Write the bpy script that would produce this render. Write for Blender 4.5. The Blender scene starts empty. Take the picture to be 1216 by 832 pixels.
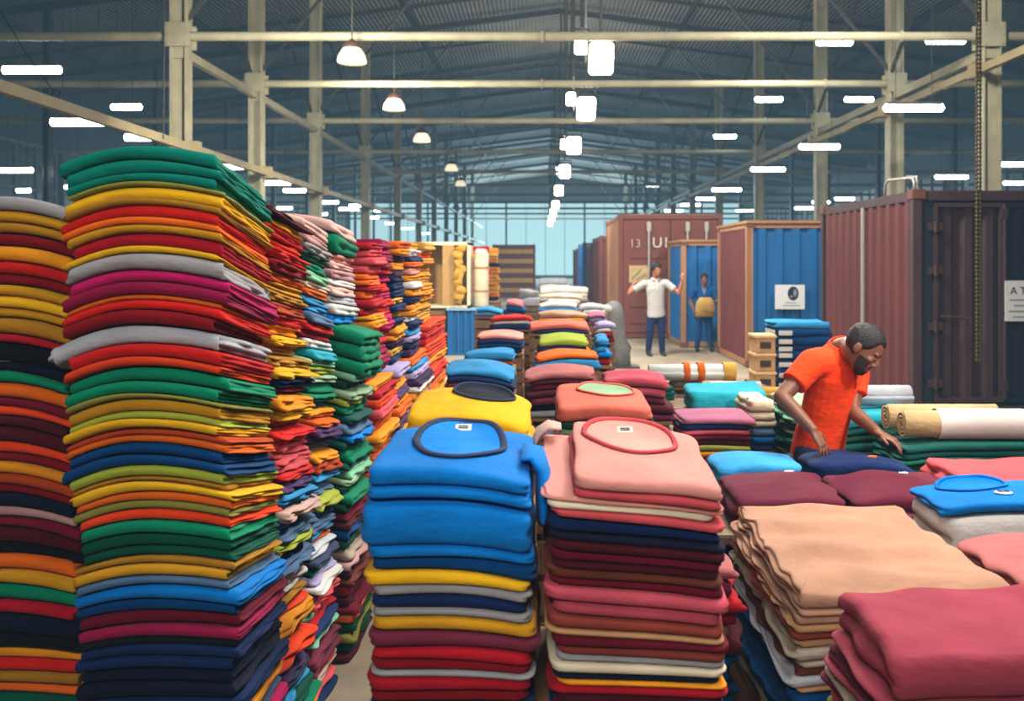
import bpy, bmesh, math, random
import numpy as np
from mathutils import Vector, Matrix

random.seed(7)
S = bpy.context.scene
COL = S.collection
FPX, VX, VY, EYE = 1050.0, 642.0, 310.0, 1.8


def at(px, py, d):
    """a pixel of the photograph at depth d -> a point of the hall"""
    return Vector(((px - VX) * d / FPX, d, EYE - (py - VY) * d / FPX))


def lin(c):
    out = []
    for v in c:
        v = v / 255.0
        out.append(v / 12.92 if v <= 0.04045 else ((v + 0.055) / 1.055) ** 2.4)
    return (*out, 1.0)


# ------------------------------------------------------------------ materials
MATS = {}


def new_mat(name):
    m = bpy.data.materials.new(name)
    m.use_nodes = True
    nt = m.node_tree
    b = nt.nodes['Principled BSDF']
    return m, nt, b


def N(nt, t, **kw):
    n = nt.nodes.new(t)
    for k, v in kw.items():
        if k in n.inputs:
            n.inputs[k].default_value = v
        else:
            setattr(n, k, v)
    return n


def fabric(key, rgb, rough=0.85, sheen=0.03, weave=420.0, vary=0.12):
    if key in MATS:
        return MATS[key]
    m, nt, b = new_mat('fabric_' + key)
    L = nt.links.new
    tc = N(nt, 'ShaderNodeTexCoord')
    oi = N(nt, 'ShaderNodeObjectInfo')
    n1 = N(nt, 'ShaderNodeTexNoise', Scale=6.0, Detail=3.0)
    L(tc.outputs['Object'], n1.inputs['Vector'])
    hsv = N(nt, 'ShaderNodeHueSaturation')
    hsv.inputs['Color'].default_value = lin(rgb)
    hsv.inputs['Saturation'].default_value = 1.0
    mr = N(nt, 'ShaderNodeMapRange')
    mr.inputs['From Min'].default_value = 0.3
    mr.inputs['From Max'].default_value = 0.7
    mr.inputs['To Min'].default_value = 1.0 - vary
    mr.inputs['To Max'].default_value = 1.0 + vary
    L(n1.outputs['Fac'], mr.inputs['Value'])
    mr2 = N(nt, 'ShaderNodeMapRange')
    mr2.inputs['To Min'].default_value = 0.72
    mr2.inputs['To Max'].default_value = 0.92
    L(oi.outputs['Random'], mr2.inputs['Value'])
    mu = N(nt, 'ShaderNodeMath', operation='MULTIPLY')
    L(mr.outputs[0], mu.inputs[0]); L(mr2.outputs[0], mu.inputs[1])
    L(mu.outputs[0], hsv.inputs['Value'])
    L(hsv.outputs['Color'], b.inputs['Base Color'])
    b.inputs['Roughness'].default_value = rough
    b.inputs['Specular IOR Level'].default_value = 0.10
    b.inputs['Sheen Weight'].default_value = sheen
    b.inputs['Sheen Roughness'].default_value = 0.6
    mp = N(nt, 'ShaderNodeMapping')
    mp.inputs['Scale'].default_value = (1.0, 1.0, 2.2)
    L(tc.outputs['Object'], mp.inputs['Vector'])
    n2 = N(nt, 'ShaderNodeTexNoise', Scale=16.0, Detail=4.0)
    L(mp.outputs[0], n2.inputs['Vector'])
    n3 = N(nt, 'ShaderNodeTexNoise', Scale=weave, Detail=2.0)
    L(tc.outputs['Object'], n3.inputs['Vector'])
    b1 = N(nt, 'ShaderNodeBump', Strength=0.35, Distance=0.02)
    b2 = N(nt, 'ShaderNodeBump', Strength=0.25, Distance=0.002)
    L(n2.outputs['Fac'], b1.inputs['Height'])
    L(n3.outputs['Fac'], b2.inputs['Height'])
    L(b1.outputs[0], b2.inputs['Normal'])
    L(b2.outputs[0], b.inputs['Normal'])
    MATS[key] = m
    return m


def plain(key, rgb, rough=0.6, metal=0.0, scale=9.0, vary=0.12, bump=0.1, spec=0.4, bscale=60.0):
    if key in MATS:
        return MATS[key]
    m, nt, b = new_mat(key)
    L = nt.links.new
    tc = N(nt, 'ShaderNodeTexCoord')
    n1 = N(nt, 'ShaderNodeTexNoise', Scale=scale, Detail=6.0)
    L(tc.outputs['Object'], n1.inputs['Vector'])
    cr = N(nt, 'ShaderNodeMapRange')
    cr.inputs['From Min'].default_value = 0.3
    cr.inputs['From Max'].default_value = 0.7
    cr.inputs['To Min'].default_value = 1 - vary
    cr.inputs['To Max'].default_value = 1 + vary
    L(n1.outputs['Fac'], cr.inputs['Value'])
    hsv = N(nt, 'ShaderNodeHueSaturation')
    hsv.inputs['Color'].default_value = lin(rgb)
    L(cr.outputs[0], hsv.inputs['Value'])
    L(hsv.outputs[0], b.inputs['Base Color'])
    b.inputs['Roughness'].default_value = rough
    b.inputs['Metallic'].default_value = metal
    b.inputs['Specular IOR Level'].default_value = spec
    if bump:
        n2 = N(nt, 'ShaderNodeTexNoise', Scale=bscale, Detail=4.0)
        L(tc.outputs['Object'], n2.inputs['Vector'])
        bp = N(nt, 'ShaderNodeBump', Strength=bump, Distance=0.02)
        L(n2.outputs['Fac'], bp.inputs['Height'])
        L(bp.outputs[0], b.inputs['Normal'])
    MATS[key] = m
    return m


def rusty(key, rgb, rust=(92, 58, 44), amount=0.5, rough=0.62):
    """painted steel with rust and grime streaks"""
    if key in MATS:
        return MATS[key]
    m, nt, b = new_mat(key)
    L = nt.links.new
    tc = N(nt, 'ShaderNodeTexCoord')
    mp = N(nt, 'ShaderNodeMapping')
    mp.inputs['Scale'].default_value = (3.0, 3.0, 0.5)
    L(tc.outputs['Object'], mp.inputs['Vector'])
    n1 = N(nt, 'ShaderNodeTexNoise', Scale=2.2, Detail=9.0, Roughness=0.68)
    L(mp.outputs[0], n1.inputs['Vector'])
    cr = N(nt, 'ShaderNodeValToRGB')
    cr.color_ramp.elements[0].position = 0.70 - 0.25 * amount
    cr.color_ramp.elements[1].position = 0.86 - 0.2 * amount
    L(n1.outputs['Fac'], cr.inputs[0])
    mx = N(nt, 'ShaderNodeMix', data_type='RGBA')
    mx.inputs[6].default_value = lin(rgb)
    mx.inputs[7].default_value = lin(rust)
    L(cr.outputs[0], mx.inputs[0])
    n2 = N(nt, 'ShaderNodeTexNoise', Scale=1.3, Detail=5.0)
    L(tc.outputs['Object'], n2.inputs['Vector'])
    hsv = N(nt, 'ShaderNodeHueSaturation')
    mr = N(nt, 'ShaderNodeMapRange')
    mr.inputs['To Min'].default_value = 0.7
    mr.inputs['To Max'].default_value = 1.25
    L(n2.outputs['Fac'], mr.inputs['Value'])
    L(mr.outputs[0], hsv.inputs['Value'])
    L(mx.outputs[2], hsv.inputs['Color'])
    L(hsv.outputs[0], b.inputs['Base Color'])
    b.inputs['Roughness'].default_value = rough
    b.inputs['Specular IOR Level'].default_value = 0.35
    MATS[key] = m
    return m


def glow(key, rgb, strength):
    if key in MATS:
        return MATS[key]
    m, nt, b = new_mat(key)
    b.inputs['Base Color'].default_value = lin(rgb)
    b.inputs['Emission Color'].default_value = lin(rgb)
    b.inputs['Emission Strength'].default_value = strength
    MATS[key] = m
    return m


# ------------------------------------------------------------------ objects
WLOC = {}


def mesh_obj(name, verts, faces, mats, parent=None, smooth=True, origin=None, midx=None):
    me = bpy.data.meshes.new(name)
    v = np.asarray(verts, dtype=float)
    if origin is None:
        origin = np.array([(v[:, 0].min() + v[:, 0].max()) / 2, (v[:, 1].min() + v[:, 1].max()) / 2, v[:, 2].min()])
    origin = np.asarray(origin, dtype=float)
    me.from_pydata((v - origin).tolist(), [], faces)
    for m in (mats if isinstance(mats, (list, tuple)) else [mats]):
        me.materials.append(m)
    if midx is not None:
        me.polygons.foreach_set('material_index', np.asarray(midx, dtype=np.int32))
    if smooth:
        me.polygons.foreach_set('use_smooth', np.ones(len(me.polygons), dtype=bool))
    me.update()
    o = bpy.data.objects.new(name, me)
    COL.objects.link(o)
    WLOC[o.name] = Vector(origin)
    o.location = origin
    if parent is not None:
        o.parent = parent
        o.location = Vector(origin) - WLOC[parent.name]     # parents are never rotated or scaled
    return o


def tag(o, label=None, cat=None, group=None, kind=None):
    if label: o['label'] = label
    if cat: o['category'] = cat
    if group: o['group'] = group
    if kind: o['kind'] = kind
    return o


def thing(name, label, cat, loc, group=None, kind=None):
    o = bpy.data.objects.new(name, None)
    o.empty_display_size = 0.1
    COL.objects.link(o)
    o.location = loc
    WLOC[o.name] = Vector(loc)
    return tag(o, label, cat, group, kind)


class MB:
    """collects shapes for ONE mesh"""

    def __init__(s):
        s.v, s.f, s.mi = [], [], []
        s.cur = 0

    def add(s, v, f):
        n = len(s.v)
        s.v.extend([tuple(p) for p in v])
        s.f.extend([tuple(i + n for i in q) for q in f])
        s.mi.extend([s.cur] * len(f))
        return s

    def box(s, lo, hi, bev=0.0):
        x0, y0, z0 = lo; x1, y1, z1 = hi
        if bev <= 0:
            v = [(x0, y0, z0), (x1, y0, z0), (x1, y1, z0), (x0, y1, z0), (x0, y0, z1), (x1, y0, z1), (x1, y1, z1), (x0, y1, z1)]
            f = [(0, 3, 2, 1), (4, 5, 6, 7), (0, 1, 5, 4), (1, 2, 6, 5), (2, 3, 7, 6), (3, 0, 4, 7)]
            return s.add(v, f)
        bm = bmesh.new()
        bmesh.ops.create_cube(bm, size=1.0)
        for q in bm.verts:
            q.co = ((x0 + x1) / 2 + q.co.x * (x1 - x0), (y0 + y1) / 2 + q.co.y * (y1 - y0), (z0 + z1) / 2 + q.co.z * (z1 - z0))
        bmesh.ops.bevel(bm, geom=bm.edges[:], offset=min(bev, (x1 - x0) / 2.1, (y1 - y0) / 2.1, (z1 - z0) / 2.1), segments=2, affect='EDGES')
        return s.addbm(bm)

    def addbm(s, bm):
        bm.verts.index_update()
        s.add([q.co[:] for q in bm.verts], [tuple(a.index for a in p.verts) for p in bm.faces])
        bm.free()
        return s

    def bar(s, a, b, w, h=None, up=(0, 0, 1)):
        """rectangular bar from a to b"""
        h = h or w
        a, b = Vector(a), Vector(b)
        t = (b - a).normalized()
        u = Vector(up)
        if abs(t.dot(u)) > 0.98: u = Vector((0, 1, 0))
        sd = t.cross(u).normalized(); u = sd.cross(t)
        v = []
        for p in (a, b):
            for i, j in ((-1, -1), (1, -1), (1, 1), (-1, 1)):
                v.append(p + sd * i * w / 2 + u * j * h / 2)
        return s.add(v, [(0, 1, 2, 3)[::-1], (4, 5, 6, 7)[::-1][::-1], (0, 1, 5, 4), (1, 2, 6, 5), (2, 3, 7, 6), (3, 0, 4, 7)])

    def tube(s, pts, rad, n=12, side=None, cap=True, flat=None):
        """loft along pts; rad: number, list of numbers or of (rx, ry)"""
        pts = [Vector(p) for p in pts]
        m = len(pts)
        if not isinstance(rad, (list, tuple)): rad = [rad] * m
        rad = [r if isinstance(r, (tuple, list)) else (r, r) for r in rad]
        ts = []
        for i in range(m):
            t = pts[min(i + 1, m - 1)] - pts[max(i - 1, 0)]
            ts.append(t.normalized() if t.length > 1e-9 else Vector((0, 0, 1)))
        if side is None:
            u = Vector((1, 0, 0)) if abs(ts[0].x) < 0.9 else Vector((0, 1, 0))
            sides = []
            for t in ts:
                u = (u - t * u.dot(t)).normalized()
                sides.append(u)
        else:
            sides = side if isinstance(side, list) else [side] * m
            sides = [(Vector(q) - t * Vector(q).dot(t)).normalized() for q, t in zip(sides, ts)]
        v = []
        for p, t, sd, (rx, ry) in zip(pts, ts, sides, rad):
            w = t.cross(sd)
            for k in range(n):
                a = 2 * math.pi * k / n
                v.append(p + sd * rx * math.cos(a) + w * ry * math.sin(a))
        f = []
        for i in range(m - 1):
            for k in range(n):
                k2 = (k + 1) % n
                f.append((i * n + k, i * n + k2, (i + 1) * n + k2, (i + 1) * n + k))
        if cap:
            f.append(tuple(range(n))[::-1])
            f.append(tuple((m - 1) * n + k for k in range(n)))
        return s.add(v, f)

    def ell(s, c, r, rot=None, nu=16, nv=10):
        c = Vector(c)
        v = [Vector((0, 0, -1))]
        for i in range(1, nv):
            ph = -math.pi / 2 + math.pi * i / nv
            for k in range(nu):
                a = 2 * math.pi * k / nu
                v.append(Vector((math.cos(ph) * math.cos(a), math.cos(ph) * math.sin(a), math.sin(ph))))
        v.append(Vector((0, 0, 1)))
        f = []
        for k in range(nu):
            f.append((0, 1 + (k + 1) % nu, 1 + k))
        for i in range(nv - 2):
            for k in range(nu):
                a, b = 1 + i * nu + k, 1 + i * nu + (k + 1) % nu
                f.append((a, b, b + nu, a + nu))
        top = len(v) - 1
        for k in range(nu):
            f.append((1 + (nv - 2) * nu + k, 1 + (nv - 2) * nu + (k + 1) % nu, top))
        out = []
        for q in v:
            q = Vector((q.x * r[0], q.y * r[1], q.z * r[2]))
            if rot is not None: q = rot @ q
            out.append(c + q)
        return s.add(out, f)

    def lathe(s, c, prof, n=24):
        """prof: (r, z) pairs going up, around the vertical through c"""
        c = Vector(c)
        v, f = [], []
        for r, z in prof:
            for k in range(n):
                a = 2 * math.pi * k / n
                v.append(c + Vector((r * math.cos(a), r * math.sin(a), z)))
        for i in range(len(prof) - 1):
            for k in range(n):
                k2 = (k + 1) % n
                f.append((i * n + k, i * n + k2, (i + 1) * n + k2, (i + 1) * n + k))
        f.append(tuple(range(n))[::-1])
        f.append(tuple((len(prof) - 1) * n + k for k in range(n)))
        return s.add(v, f)

    def build(s, name, mat, parent=None, smooth=False, origin=None):
        return mesh_obj(name, s.v, s.f, mat, parent, smooth, origin, s.mi if isinstance(mat, (list, tuple)) else None)


ONES = ['', 'first', 'second', 'third', 'fourth', 'fifth', 'sixth', 'seventh', 'eighth', 'ninth', 'tenth', 'eleventh', 'twelfth', 'thirteenth',
        'fourteenth', 'fifteenth', 'sixteenth', 'seventeenth', 'eighteenth', 'nineteenth']
TENS = {20: ('twentieth', 'twenty'), 30: ('thirtieth', 'thirty'), 40: ('fortieth', 'forty'), 50: ('fiftieth', 'fifty')}


def ordinal(n):
    if n < 20: return ONES[n]
    t = n // 10 * 10
    return TENS[t][0] if n == t else TENS[t][1] + '-' + ONES[n - t]


# ------------------------------------------------------------------ folded cloth
C = {  # colour key: (words, sRGB)
    'teal': ('teal green', (0, 128, 112)), 'green': ('green', (0, 128, 92)), 'dkgreen': ('dark green', (4, 84, 66)), 'forest': ('forest green', (12, 66, 44)),
    'olive': ('olive', (140, 138, 58)), 'lime': ('lime green', (168, 182, 62)), 'yellow': ('yellow', (236, 180, 22)), 'mustard': ('mustard yellow', (206, 148, 26)),
    'ochre': ('ochre', (176, 124, 30)), 'amber': ('amber', (236, 150, 24)), 'orange': ('orange', (232, 104, 20)), 'rust': ('rust orange', (184, 70, 24)),
    'redorange': ('red-orange', (230, 66, 22)), 'red': ('red', (206, 30, 24)), 'crimson': ('crimson', (176, 18, 36)), 'dkred': ('dark red', (132, 14, 24)),
    'magenta': ('magenta', (196, 22, 100)), 'plum': ('dark magenta', (142, 18, 66)), 'burgundy': ('burgundy', (112, 16, 40)), 'maroon': ('dark maroon', (74, 14, 26)),
    'grey': ('grey', (160, 158, 162)), 'ltgrey': ('light grey', (188, 190, 200)), 'cream': ('cream', (226, 212, 184)), 'white': ('white', (226, 224, 222)),
    'navy': ('navy blue', (18, 40, 88)), 'dknavy': ('dark navy', (14, 20, 44)), 'black': ('black', (16, 16, 22)), 'dkblue': ('deep blue', (0, 66, 124)),
    'blue': ('bright blue', (0, 128, 220)), 'sky': ('sky blue', (50, 146, 206)), 'slate': ('slate blue', (84, 116, 154)), 'cyan': ('turquoise', (40, 164, 186)),
    'dustypink': ('dusty pink', (196, 150, 150)), 'pink': ('salmon pink', (236, 158, 148)), 'rose': ('rose pink', (190, 76, 92)), 'salmon': ('salmon red', (200, 76, 84)),
    'coral': ('coral', (222, 110, 92)), 'brown': ('brown', (108, 52, 36)), 'redbrown': ('red-brown', (138, 58, 48)), 'tan': ('tan', (186, 138, 96)),
    'peach': ('peach', (182, 138, 114)), 'wine': ('wine red', (106, 34, 56)), 'mauve': ('mauve', (160, 92, 120)), 'purple': ('purple', (84, 54, 104)),
    'violet': ('dark violet', (58, 28, 70)), 'mint': ('mint green', (128, 196, 158)), 'denim': ('dark denim', (52, 62, 92)), 'blush': ('pale pink', (232, 190, 180)),
    'stone': ('stone grey', (170, 158, 142)), 'lilac': ('lilac', (172, 160, 210)), 'pinkred': ('pinkish red', (222, 84, 92)), 'dustyrose': ('dusty rose', (184, 108, 108)),
    'seagreen': ('sea green', (14, 82, 76)), 'gold': ('golden yellow', (214, 164, 72)), 'rosedeep': ('rose pink', (164, 64, 82)), 'palegold': ('pale gold', (212, 184, 136)), 'palegreen': ('pale green', (150, 186, 150)),
}


def fab(key):
    return fabric(key, C[key][1])


def rnoise(rng, fx, fy, n=4):
    a = [(rng.uniform(-1, 1) * fx, rng.uniform(-1, 1) * fy, rng.uniform(0, 6.28), rng.uniform(0.4, 1.0)) for _ in range(n)]
    tot = sum(q[3] for q in a)

    def f(x, y):
        r = 0.0
        for ax, ay, ph, w in a:
            r = r + w * np.sin(ax * x + ay * y + ph)
        return r / tot
    return f


def rrect(a, b, r, nx, ny, nc=4):
    """rounded rectangle, counter-clockwise from the front edge; points, normals, side (0 front, 1 right, 2 back, 3 left; corners in between)"""
    P, Nn = [], []
    r = min(r, a * 0.9, b * 0.9)

    def edge(p, q, n, m):
        for i in range(m):
            t = (i + 0.5) / m
            P.append((p[0] + (q[0] - p[0]) * t, p[1] + (q[1] - p[1]) * t)); Nn.append(n)

    def arc(cx, cy, a0):
        for i in range(nc + 1):
            t = a0 + (math.pi / 2) * i / nc
            P.append((cx + r * math.cos(t), cy + r * math.sin(t))); Nn.append((math.cos(t), math.sin(t)))
    edge((-a + r, -b), (a - r, -b), (0, -1), nx); arc(a - r, -b + r, -math.pi / 2)
    edge((a, -b + r), (a, b - r), (1, 0), ny); arc(a - r, b - r, 0)
    edge((a - r, b), (-a + r, b), (0, 1), nx); arc(-a + r, b - r, math.pi / 2)
    edge((-a, b - r), (-a, -b + r), (-1, 0), ny); arc(-a + r, -b + r, math.pi)
    return np.array(P), np.array(Nn)


def fold_geo(box, Bt, Bb, warp, rng, layers=2, flayers=1, nx=14, ny=8, rings=(0.9, 0.6, 0.25), rad=0.035, t=0.035, rag=0.006, rot=0.0, bulge=None, brings=(0.9, 0.7, 0.45, 0.2)):
    """one folded garment: smooth fold at the front, layered edges at the sides; lies between the surfaces Bb and Bt"""
    x0, x1, y0, y1 = box
    xc, yc = (x0 + x1) / 2, (y0 + y1) / 2
    P, Nn = rrect((x1 - x0) / 2, (y1 - y0) / 2, rad, nx, ny)
    n = len(P)
    K = 4 * max(layers, flayers) + 1
    s = np.linspace(0, 1, K)
    wf = np.clip((-Nn[:, 1] - 0.2) / 0.7, 0, 1)       # 1 on the front edge
    R1 = min(t * 0.42, 0.017) if bulge is None else bulge
    R2 = min(t / layers * 0.5, 0.014)

    def lobes(L, R):
        q = (s * L) % 1.0
        q[-1] = 1.0
        q = np.where((s * L) >= L, 1.0, q)
        return -R * (1 - np.sqrt(np.clip(1 - (2 * q - 1) ** 2, 0, 1)))
    o1 = lobes(flayers, R1 / flayers)
    o2 = lobes(layers, R2) - (R1 - R2) * 0.0
    lay = np.minimum((s * layers).astype(int), layers - 1)
    lj = np.array([rng.uniform(-1.0, 0.15) for _ in range(layers)]) * rag * 1.6
    per = [rnoise(rng, 40, 40, 3) for _ in range(layers)]
    off = np.zeros((K, n))
    for k in range(K):
        side = o2[k] + lj[lay[k]] + per[lay[k]](P[:, 0], P[:, 1]) * rag
        off[k] = wf * o1[k] + (1 - wf) * side
    bow = rnoise(rng, 9, 9, 3)(P[:, 0], P[:, 1]) * 0.005
    ca, sa = math.cos(rot), math.sin(rot)

    def place(px, py):
        return xc + px * ca - py * sa, yc + px * sa + py * ca
    V = []
    for k in range(K):
        qx, qy = P[:, 0] + Nn[:, 0] * (off[k] + bow), P[:, 1] + Nn[:, 1] * (off[k] + bow)
        X, Y = place(qx, qy)
        zt, zb = Bt(X, Y), Bb(X, Y)
        V.append(np.stack([X, Y, zt + (zb - zt) * s[k]], 1))
    F = []
    idx = np.arange(n); nxt = (idx + 1) % n
    for k in range(K - 1):
        a = k * n
        F += list(zip((a + idx).tolist(), (a + n + idx).tolist(), (a + n + nxt).tolist(), (a + nxt).tolist()))
    base = K * n

    def cap(k0, top):
        nonlocal base
        q = np.stack([P[:, 0] + Nn[:, 0] * (off[k0] + bow), P[:, 1] + Nn[:, 1] * (off[k0] + bow)], 1)
        prev = k0 * n
        B = Bt if top else Bb
        for r in (rings if top else brings):
            if top and len(rings) > 5:          # spread the crowded corner points towards the middle
                al = r * r
                th = -0.75 * math.pi + 2 * math.pi * (np.arange(n) + .5) / n
                X, Y = place(r * (al * q[:, 0] + (1 - al) * (x1 - x0) / 2 * np.cos(th)), r * (al * q[:, 1] + (1 - al) * (y1 - y0) / 2 * np.sin(th)))
            else:
                X, Y = place(q[:, 0] * r, q[:, 1] * r)
            V.append(np.stack([X, Y, B(X, Y)], 1))
            for i in range(n):
                j = (i + 1) % n
                F.append((prev + i, prev + j, base + j, base + i) if top else (prev + j, prev + i, base + i, base + j))
            prev = base
            base += n
        X, Y = place(np.array([0.0]), np.array([0.0]))
        V.append(np.stack([X, Y, B(X, Y)], 1))
        for i in range(n):
            j = (i + 1) % n
            F.append((prev + i, prev + j, base) if top else (prev + j, prev + i, base))
        base += 1
    cap(0, True)
    cap(K - 1, False)
    V = np.concatenate(V, 0)
    return warp(V), F


class Stack:
    """a pile of folded garments: items (colour, thickness[, options]) from the top down"""

    def __init__(s, box, ztop, zbot, items, seed, desc, noun='folded shirt', name='folded_shirt', cat='shirt', group=None,
                 lean=(0, 0), wob=0.006, droop_r=0.0, droop_l=0.0, droop_f=0.0, tilt=0.0, tiltx=0.0, hump=0.0, jit=0.008, rag=0.006, layers=2, res=(14, 8),
                 rad=0.035, amp=0.22, rot=0.0, top_rings=(0.93, 0.82, 0.66, 0.48, 0.3, 0.14), top_wr=0.004, ripple=None, sink=0.0, merge=None, dome=0.0, flayers=1):
        rng = random.Random(seed)
        s.rng, s.box, s.desc = rng, box, desc
        s.objs = []
        x0, x1, y0, y1 = box
        xc, yc, hw, hd = (x0 + x1) / 2, (y0 + y1) / 2, (x1 - x0) / 2, (y1 - y0) / 2
        items = [(q if len(q) > 2 else (q[0], q[1], {})) for q in items]
        tot = sum(q[1] for q in items)
        sc = (ztop - zbot) / tot
        n = len(items)
        zs = [ztop]
        for q in items: zs.append(zs[-1] - q[1] * sc)
        s.zs = zs
        ph1, ph2 = rng.uniform(0, 6.28), rng.uniform(0, 6.28)
        H = ztop - zbot

        def warp(V):
            x, y, z = V[:, 0], V[:, 1], V[:, 2]
            u, v = (x - xc) / hw, (y - yc) / hd
            g = np.clip((z - zbot) / max(H, 1e-6), 0, 1)
            gg = np.clip(g * 2.2, 0, 1)
            dz = tilt * v + tiltx * u - droop_r * np.clip(u + 0.1, 0, 1.4) ** 2 - droop_l * np.clip(-u - 0.1, 0, 1.4) ** 2 - droop_f * np.clip(-v - 0.1, 0, 1.4) ** 2
            dz = dz + hump * np.cos(np.clip(u * 1.3, -1.5, 1.5)) * 1.0 - hump * 0.4
            out = V.copy()
            out[:, 2] = z + dz * gg
            out[:, 0] = x + lean[0] * (z - zbot) + wob * np.sin(z * 6.0 + ph1)
            out[:, 1] = y + lean[1] * (z - zbot) + wob * np.sin(z * 5.0 + ph2)
            return out
        s.warp = warp
        def rip(X, Y):
            if ripple is None: return 0.0
            a, fr = ripple              # long soft folds lying across the cloth
            ph = Y * fr * 2.2 + 1.1 * np.sin(X * 3.1 + 1.0) + .7 * np.sin(X * 7.0 + Y * 4.0)
            m_ = .55 + .45 * np.sin(X * 4.0 + Y * 2.5 + ph1)
            return a * m_ * np.sin(ph + .6 * np.sin(ph))
        Bs = []
        for i in range(n + 1):
            tmin = min(items[max(i - 1, 0)][1], items[min(i, n - 1)][1]) * sc
            f = rnoise(rng, 11, 8, 4)
            a = amp * tmin if 0 < i < n else (0.0 if i == n else amp * tmin)
            if i == 0:
                w = w0 = rnoise(rng, 26, 34, 5)
                Bs.append(lambda X, Y, z=zs[0], f=f, a=a, w=w: z + a * f(X, Y) + top_wr * w(X, Y) + rip(X, Y) - dome * np.clip((((X - xc) / hw) ** 2 + ((Y - yc) / hd) ** 2), 0, 1.6))
            else:
                # a little air between neighbours
                Bs.append(lambda X, Y, z=zs[i], f=f, a=a, w=w0, dk=(math.exp(-i * .45) if i < n else 0), dm=dome * math.exp(-i * 0.7): z + a * f(X, Y) + dk * (top_wr * w(X, Y) + rip(X, Y)) - dm * np.clip((((X - xc) / hw) ** 2 + ((Y - yc) / hd) ** 2), 0, 1.6))
        s.Bs = Bs
        for i, (ck, th, op) in enumerate(items):
            t = th * sc
            dx = rng.uniform(-1, 1) * jit + op.get('dx', 0); dy = rng.uniform(-1, 1) * jit * 0.8 + op.get('dy', 0)
            ex = rng.uniform(-1, 0.4) * jit + op.get('ex', 0); ey = rng.uniform(-1, 0.4) * jit + op.get('ey', 0)
            bx = (x0 + dx - ex, x1 + dx + ex, y0 + dy - ey, y1 + dy + ey)
            top = i == 0
            eps = max(0.0012, 0.09 * t)
            Bt = (lambda X, Y, f=Bs[i]: f(X, Y)) if top else (lambda X, Y, f=Bs[i]: f(X, Y) - eps)
            geo = fold_geo(bx, Bt, Bs[i + 1], warp, rng, layers=op.get('layers', layers if t > 0.016 else 1), flayers=op.get('fl', flayers),
                           nx=res[0], ny=res[1], rings=top_rings if top or (ripple and i < 6) else (0.9, 0.7, 0.45, 0.2), brings=top_rings if ripple and i < 6 else (0.9, 0.7, 0.45, 0.2), rad=rad, t=t, rag=op.get('rag', rag), rot=rot + rng.uniform(-1, 1) * jit * 0.6 + op.get('rot', 0), bulge=op.get('bulge'))
            mat = fab(ck)
            if merge is not None:
                if mat not in merge['mats']: merge['mats'].append(mat)
                merge['mb'].cur = merge['mats'].index(mat)
                merge['mb'].add(geo[0].tolist(), geo[1])
                continue
            o = mesh_obj(name, geo[0], geo[1], mat)
            where = 'top' if i == 0 else ordinal(i + 1)
            words = op.get('say', C[ck][0])
            if n == 1: lab = f'{words} {noun} {desc}'
            elif i == 0: lab = f'{words} {noun}, topmost of {desc}'
            elif i == n - 1: lab = f'{words} {noun}, lowest of {desc}'
            else: lab = f'{words} {noun}, {where} down in {desc}'
            if len(lab.replace(',', ' ').split()) > 15: print('LONG', lab)
            tag(o, op.get('label', lab), cat, group or (f'{noun}s of {desc}'))
            s.objs.append(o)

    def surf(s, x, y):
        """point on the pile's top above the undeformed (x, y)"""
        X, Y = np.array([x]), np.array([y])
        return Vector(s.warp(np.stack([X, Y, s.Bs[0](X, Y)], 1))[0].tolist())


def items_of(text, t=0.034, rng=None):
    """'teal*2 yellow@1.4 red' -> [(colour, thickness)]"""
    out = []
    for w in text.split():
        k = 1
        th = t
        if '*' in w: w, kk = w.split('*'); k = int(kk)
        if '@' in w: w, tt = w.split('@'); th = t * float(tt)
        for _ in range(k): out.append((w, th * (rng.uniform(0.8, 1.2) if rng else 1)))
    return out
# ------------------------------------------------------------------ the hall
XL, XR, YB, YF = -20.0, 21.0, -8.0, 92.0
EAVE, RIDGE, RX = 8.0, 10.6, 0.7


def roof_z(x):
    return EAVE + (RIDGE - EAVE) * (1 - abs(x - RX) / (XR - RX if x > RX else RX - XL))


def concrete():
    m, nt, b = new_mat('dusty_concrete')
    L = nt.links.new
    tc = N(nt, 'ShaderNodeTexCoord')
    n1 = N(nt, 'ShaderNodeTexNoise', Scale=0.8, Detail=8.0, Roughness=0.65)
    n2 = N(nt, 'ShaderNodeTexNoise', Scale=14.0, Detail=6.0)
    L(tc.outputs['Object'], n1.inputs['Vector']); L(tc.outputs['Object'], n2.inputs['Vector'])
    cr = N(nt, 'ShaderNodeValToRGB')
    cr.color_ramp.elements[0].position = 0.3; cr.color_ramp.elements[0].color = lin((126, 112, 94))
    cr.color_ramp.elements[1].position = 0.7; cr.color_ramp.elements[1].color = lin((186, 170, 146))
    L(n1.outputs['Fac'], cr.inputs[0])
    mx = N(nt, 'ShaderNodeMix', data_type='RGBA', blend_type='MULTIPLY')
    mx.inputs[0].default_value = 0.35
    L(cr.outputs[0], mx.inputs[6]); L(n2.outputs['Color'], mx.inputs[7])
    L(mx.outputs[2], b.inputs['Base Color'])
    b.inputs['Roughness'].default_value = 0.75
    bp = N(nt, 'ShaderNodeBump', Strength=0.15, Distance=0.02)
    L(n2.outputs['Fac'], bp.inputs['Height']); L(bp.outputs[0], b.inputs['Normal'])
    return m


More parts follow.
